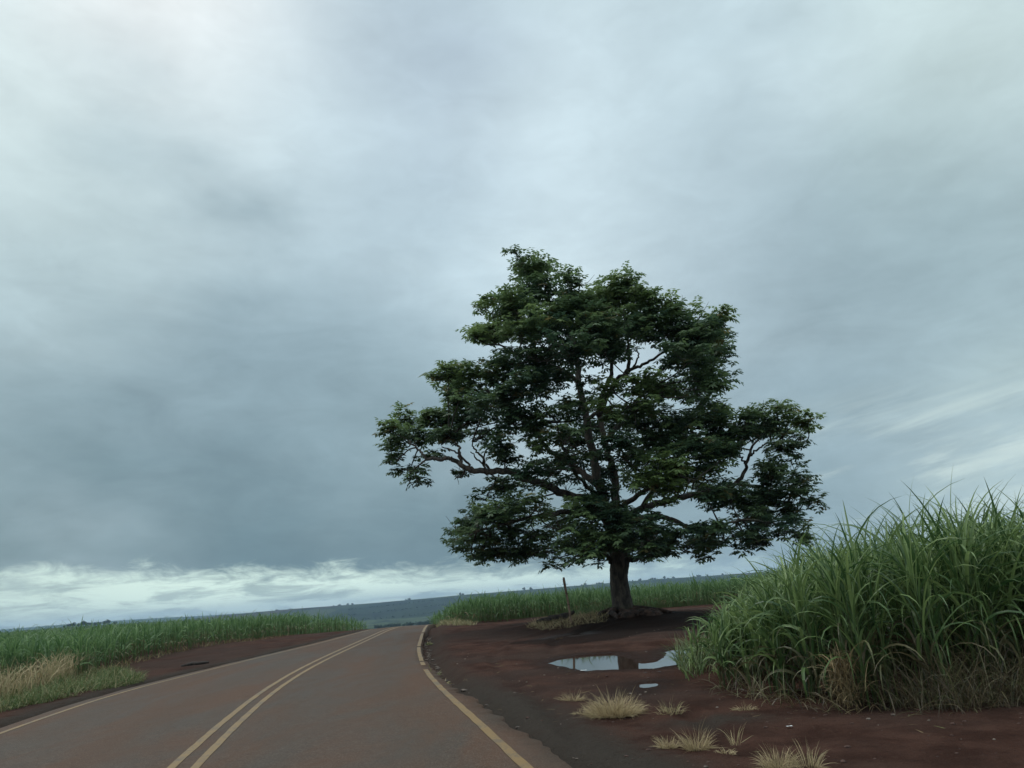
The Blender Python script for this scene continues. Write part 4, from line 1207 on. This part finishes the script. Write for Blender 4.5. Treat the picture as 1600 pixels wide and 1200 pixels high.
sb = Bag()
n = 420
P = np.concatenate([np.stack([rng.uniform(-1.2, 5, 80), rng.uniform(6.5, 16, 80)], -1), np.stack([rng.uniform(-2.5, 4, 50), rng.uniform(14, 24, 50)], -1)])
keep = (P[:, 0] > rl(P[:, 1]) + .6) & (sdist(P[:, 0], P[:, 1], PUD1) > .15) & ~inpoly(P[:, 0], P[:, 1], CANE_R)
for k, q in enumerate(P[keep]):
    r = .005 + .016 * rng.random() ** 2.5
    V, F = lump([q[0], q[1], float(gz(*q)[0]) + r * .3], r, k, (1.2, 1, .6), 7)
    sb.add(V, F)
tag(sb.build('gravel', M_STONE), 'small pale stones scattered over the red dirt', 'gravel', kind='stuff')
cb = Bag()
P = np.stack([rng.uniform(-1.2, 6, 420), 6.5 + 15 * rng.random(420) ** 1.5], -1)
keep = (P[:, 0] > rl(P[:, 1]) + .5) & (sdist(P[:, 0], P[:, 1], PUD1) > .2) & ~inpoly(P[:, 0], P[:, 1], CANE_R)
for k, q in enumerate(P[keep]):
    r = .006 + .018 * rng.random() ** 3
    V, F = lump([q[0], q[1], float(gz(*q)[0]) + r * .15], r, k + 900, (1.3, 1.1, .6), 7)
    cb.add(V, F)
tag(cb.build('dirt_clods', simple_mat('red_clod', (.030, .014, .010), (.085, .042, .030), 30, .9)), 'small crumbs of red earth lying on the dirt', 'dirt', kind='stuff')
strewn('dry_stems', 'thin dry stems scattered flat over the red dirt', [np.array(q) for q in ((.6, 7), (4, 7), (3.2, 9), (2.4, 11), (2.2, 14), (-1, 18), (-1.4, 14), (-.2, 10))], 170, (.04, .22), (1.38, 1.52), (0, .1), .005, .95, M_TRASH, 'dry stems')
eb = Bag()
for k in range(150):
    Y = rng.uniform(14, 30) if k > 25 else rng.uniform(7, 14)
    off = np.interp(Y, [0, 7, 12, 16, 20, 32, 50], [.46, .34, .25, .14, .05, .05, .15])
    x = rl(Y) + off + rng.uniform(.0, .28); r = rng.uniform(.012, .045) * (1 if Y > 13 else .6)
    V, F = lump([x, Y, float(gz(x, Y)[0]) + r * .3], r, k + 200, (1.3, 1.1, .5), 7)
    eb.add(V, F)
tag(eb.build('rubble', simple_mat('asphalt_rubble', (.05, .042, .038), (.16, .12, .095), 30, .9)), 'broken bits of asphalt along the crumbling road edge', 'rubble', kind='stuff')


def scrap(px, py, s, label):
    p = at(px, py); z = float(gz(*p)[0]) + .012
    n = 6; u, v = np.meshgrid(np.linspace(-1, 1, n), np.linspace(-.6, .6, n))
    w = .35 * fbm(u * 1.3 + px, v * 1.3, 5, 3) + .25
    V = np.stack([u * s, v * s, w * s], -1).reshape(-1, 3) + [p[0], p[1], z]
    i = np.arange(n * n).reshape(n, n)
    F = np.stack([i[:-1, :-1], i[:-1, 1:], i[1:, 1:], i[1:, :-1]], -1).reshape(-1, 4)
    o = mesh('litter_scrap', V, F, M_SCRAP, loc=np.array([p[0], p[1], z]))
    return tag(o, label, 'litter', 'pale scraps of litter')


scrap(912, 1049, .055, 'small white scrap lying on the dirt just below the puddle')
scrap(1234, 1139, .03, 'tiny white scrap on bare dirt in front of the tall cane')

# ------------------------------------------------------------------ far trees
def far_tree(seed):
    r = np.random.default_rng(seed)
    n = 420
    v = r.normal(0, 1, (n, 3)); v /= np.linalg.norm(v, axis=1)[:, None]
    rad = r.random(n) ** .45
    c = v * rad[:, None] * [5.2, 5.2, 3.6] * (1 + .35 * np.sin(4 * v[:, :1] + seed)) + [0, 0, 7.4]
    a = r.normal(0, 1, (n, 3)); a /= np.linalg.norm(a, axis=1)[:, None]
    bb = np.cross(a, r.normal(0, 1, (n, 3))); bb /= np.linalg.norm(bb, axis=1)[:, None]
    s = r.uniform(.5, 1.0, n)[:, None]
    V = np.stack([c - a * s, c - bb * s, c + a * s, c + bb * s], 1).reshape(-1, 3)
    return V, np.arange(4 * n).reshape(-1, 4), np.repeat(np.c_[r.random(n), np.zeros((n, 2))], 4, 0)


protos = []
for s in (1, 2, 3):
    V, F, T = far_tree(s)
    me_o = mesh('crown', V, F, M_FARTREE, None, T, smooth=False)
    Vt, Ft, Ct = tube([[0, 0, -1], [.1, 0, 3], [0, .1, 7]], [.5, .35, .15], 6)
    tr_o = mesh('trunk', Vt, [Ft, Ct], M_BARK, None)
    protos.append((me_o.data, tr_o.data))
    bpy.data.objects.remove(me_o); bpy.data.objects.remove(tr_o)


def place_far(px, Y, dz, sc, label, group):
    d = ray(px, 930); u = d[0] / d[1]; x = u * Y
    z = float(zbase(np.array([x]), np.array([Y]))[0]) + dz
    e = empty('far_tree', (x, Y, z)); e.scale = (sc, sc, sc * rng.uniform(.8, 1.2)); e.rotation_euler[2] = rng.uniform(0, 6.28)
    tag(e, label, 'tree', group)
    cm, tm = protos[int(rng.integers(0, 3))]
    for nm, m in (('crown', cm), ('trunk', tm)):
        o = bpy.data.objects.new(nm, m); COL.objects.link(o); o.parent = e


RL_ = 'small dark tree standing on the skyline of the long distant ridge'
for px in np.concatenate([c + rng.normal(0, w, n) for c, w, n in ((440, 9, 5), (520, 12, 4), (548, 3, 3), (640, 6, 2), (724, 3, 2), (830, 10, 4), (915, 5, 4), (935, 4, 6), (960, 6, 5), (1000, 8, 5), (1022, 4, 6), (1052, 10, 5), (1090, 8, 6), (1130, 12, 6))]):
    place_far(px, 3620 + rng.uniform(-60, 60), -5, rng.uniform(.5, 1.35), RL_, 'trees on the distant ridge')
for px in (104, 110, 115, 121, 126, 131, 137, 141, 146, 152, 158, 165, 172, 181):
    place_far(px + rng.normal(0, 1.5), 1720, -2, rng.uniform(.65, 1.1), 'dark tree on the low wooded hill beyond the left cane field', 'trees on the low hill')
for px in (640, 655, 662, 668, 676):
    place_far(px, 1080 + rng.uniform(-60, 60), -1, rng.uniform(.5, .8), 'small dark tree in the valley just beyond the crest of the road', 'trees in the valley')

wb = Bag()
for k in range(300):
    px = rng.uniform(585, 700); Y = rng.uniform(1150, 1250)
    if k >= 130: px = rng.uniform(540, 740); Y = (2350, 2700, 3050)[k % 3] + (px - 640) * 1.2 + rng.normal(0, 12)
    d = ray(px, 930); x = d[0] / d[1] * Y
    V, F, T = far_tree(int(rng.integers(10, 40))); sc = rng.uniform(.35, .7)
    V = V[:4 * 120]; F = F[:120]; T = T[:4 * 120]
    wb.add(V * sc + [x, Y, float(zbase(np.array([x]), np.array([Y]))[0]) - 1], F, T)
tag(wb.build('woods', M_FARTREE, None, smooth=False), 'dark belt of woodland in the valley beyond the road crest', 'woods', kind='stuff')

# ------------------------------------------------------------------ haze
X0, X1, Y0, Y1, Z0, Z1 = -9800., 9800., -700., 9900., -50., 150.
V = np.array([[x, y, z] for z in (Z0, Z1) for y in (Y0, Y1) for x in (X0, X1)])
F = np.array([[0, 2, 3, 1], [4, 5, 7, 6], [0, 1, 5, 4], [2, 6, 7, 3], [0, 4, 6, 2], [1, 3, 7, 5]])
hm = bpy.data.materials.new('haze'); hm.use_nodes = True
ht = NT(hm.node_tree); ht.n.clear()
pv = ht.node('ShaderNodeVolumePrincipled'); pv.inputs['Color'].default_value = (.50, .72, .98, 1)
pv.inputs['Density'].default_value = 8.5e-5; pv.inputs['Anisotropy'].default_value = 0.0
ho = ht.node('ShaderNodeOutputMaterial'); ht.l.new(pv.outputs[0], ho.inputs['Volume'])
hz_ = mesh('haze', V, F, hm, smooth=False)
tag(hz_, kind='stuff')
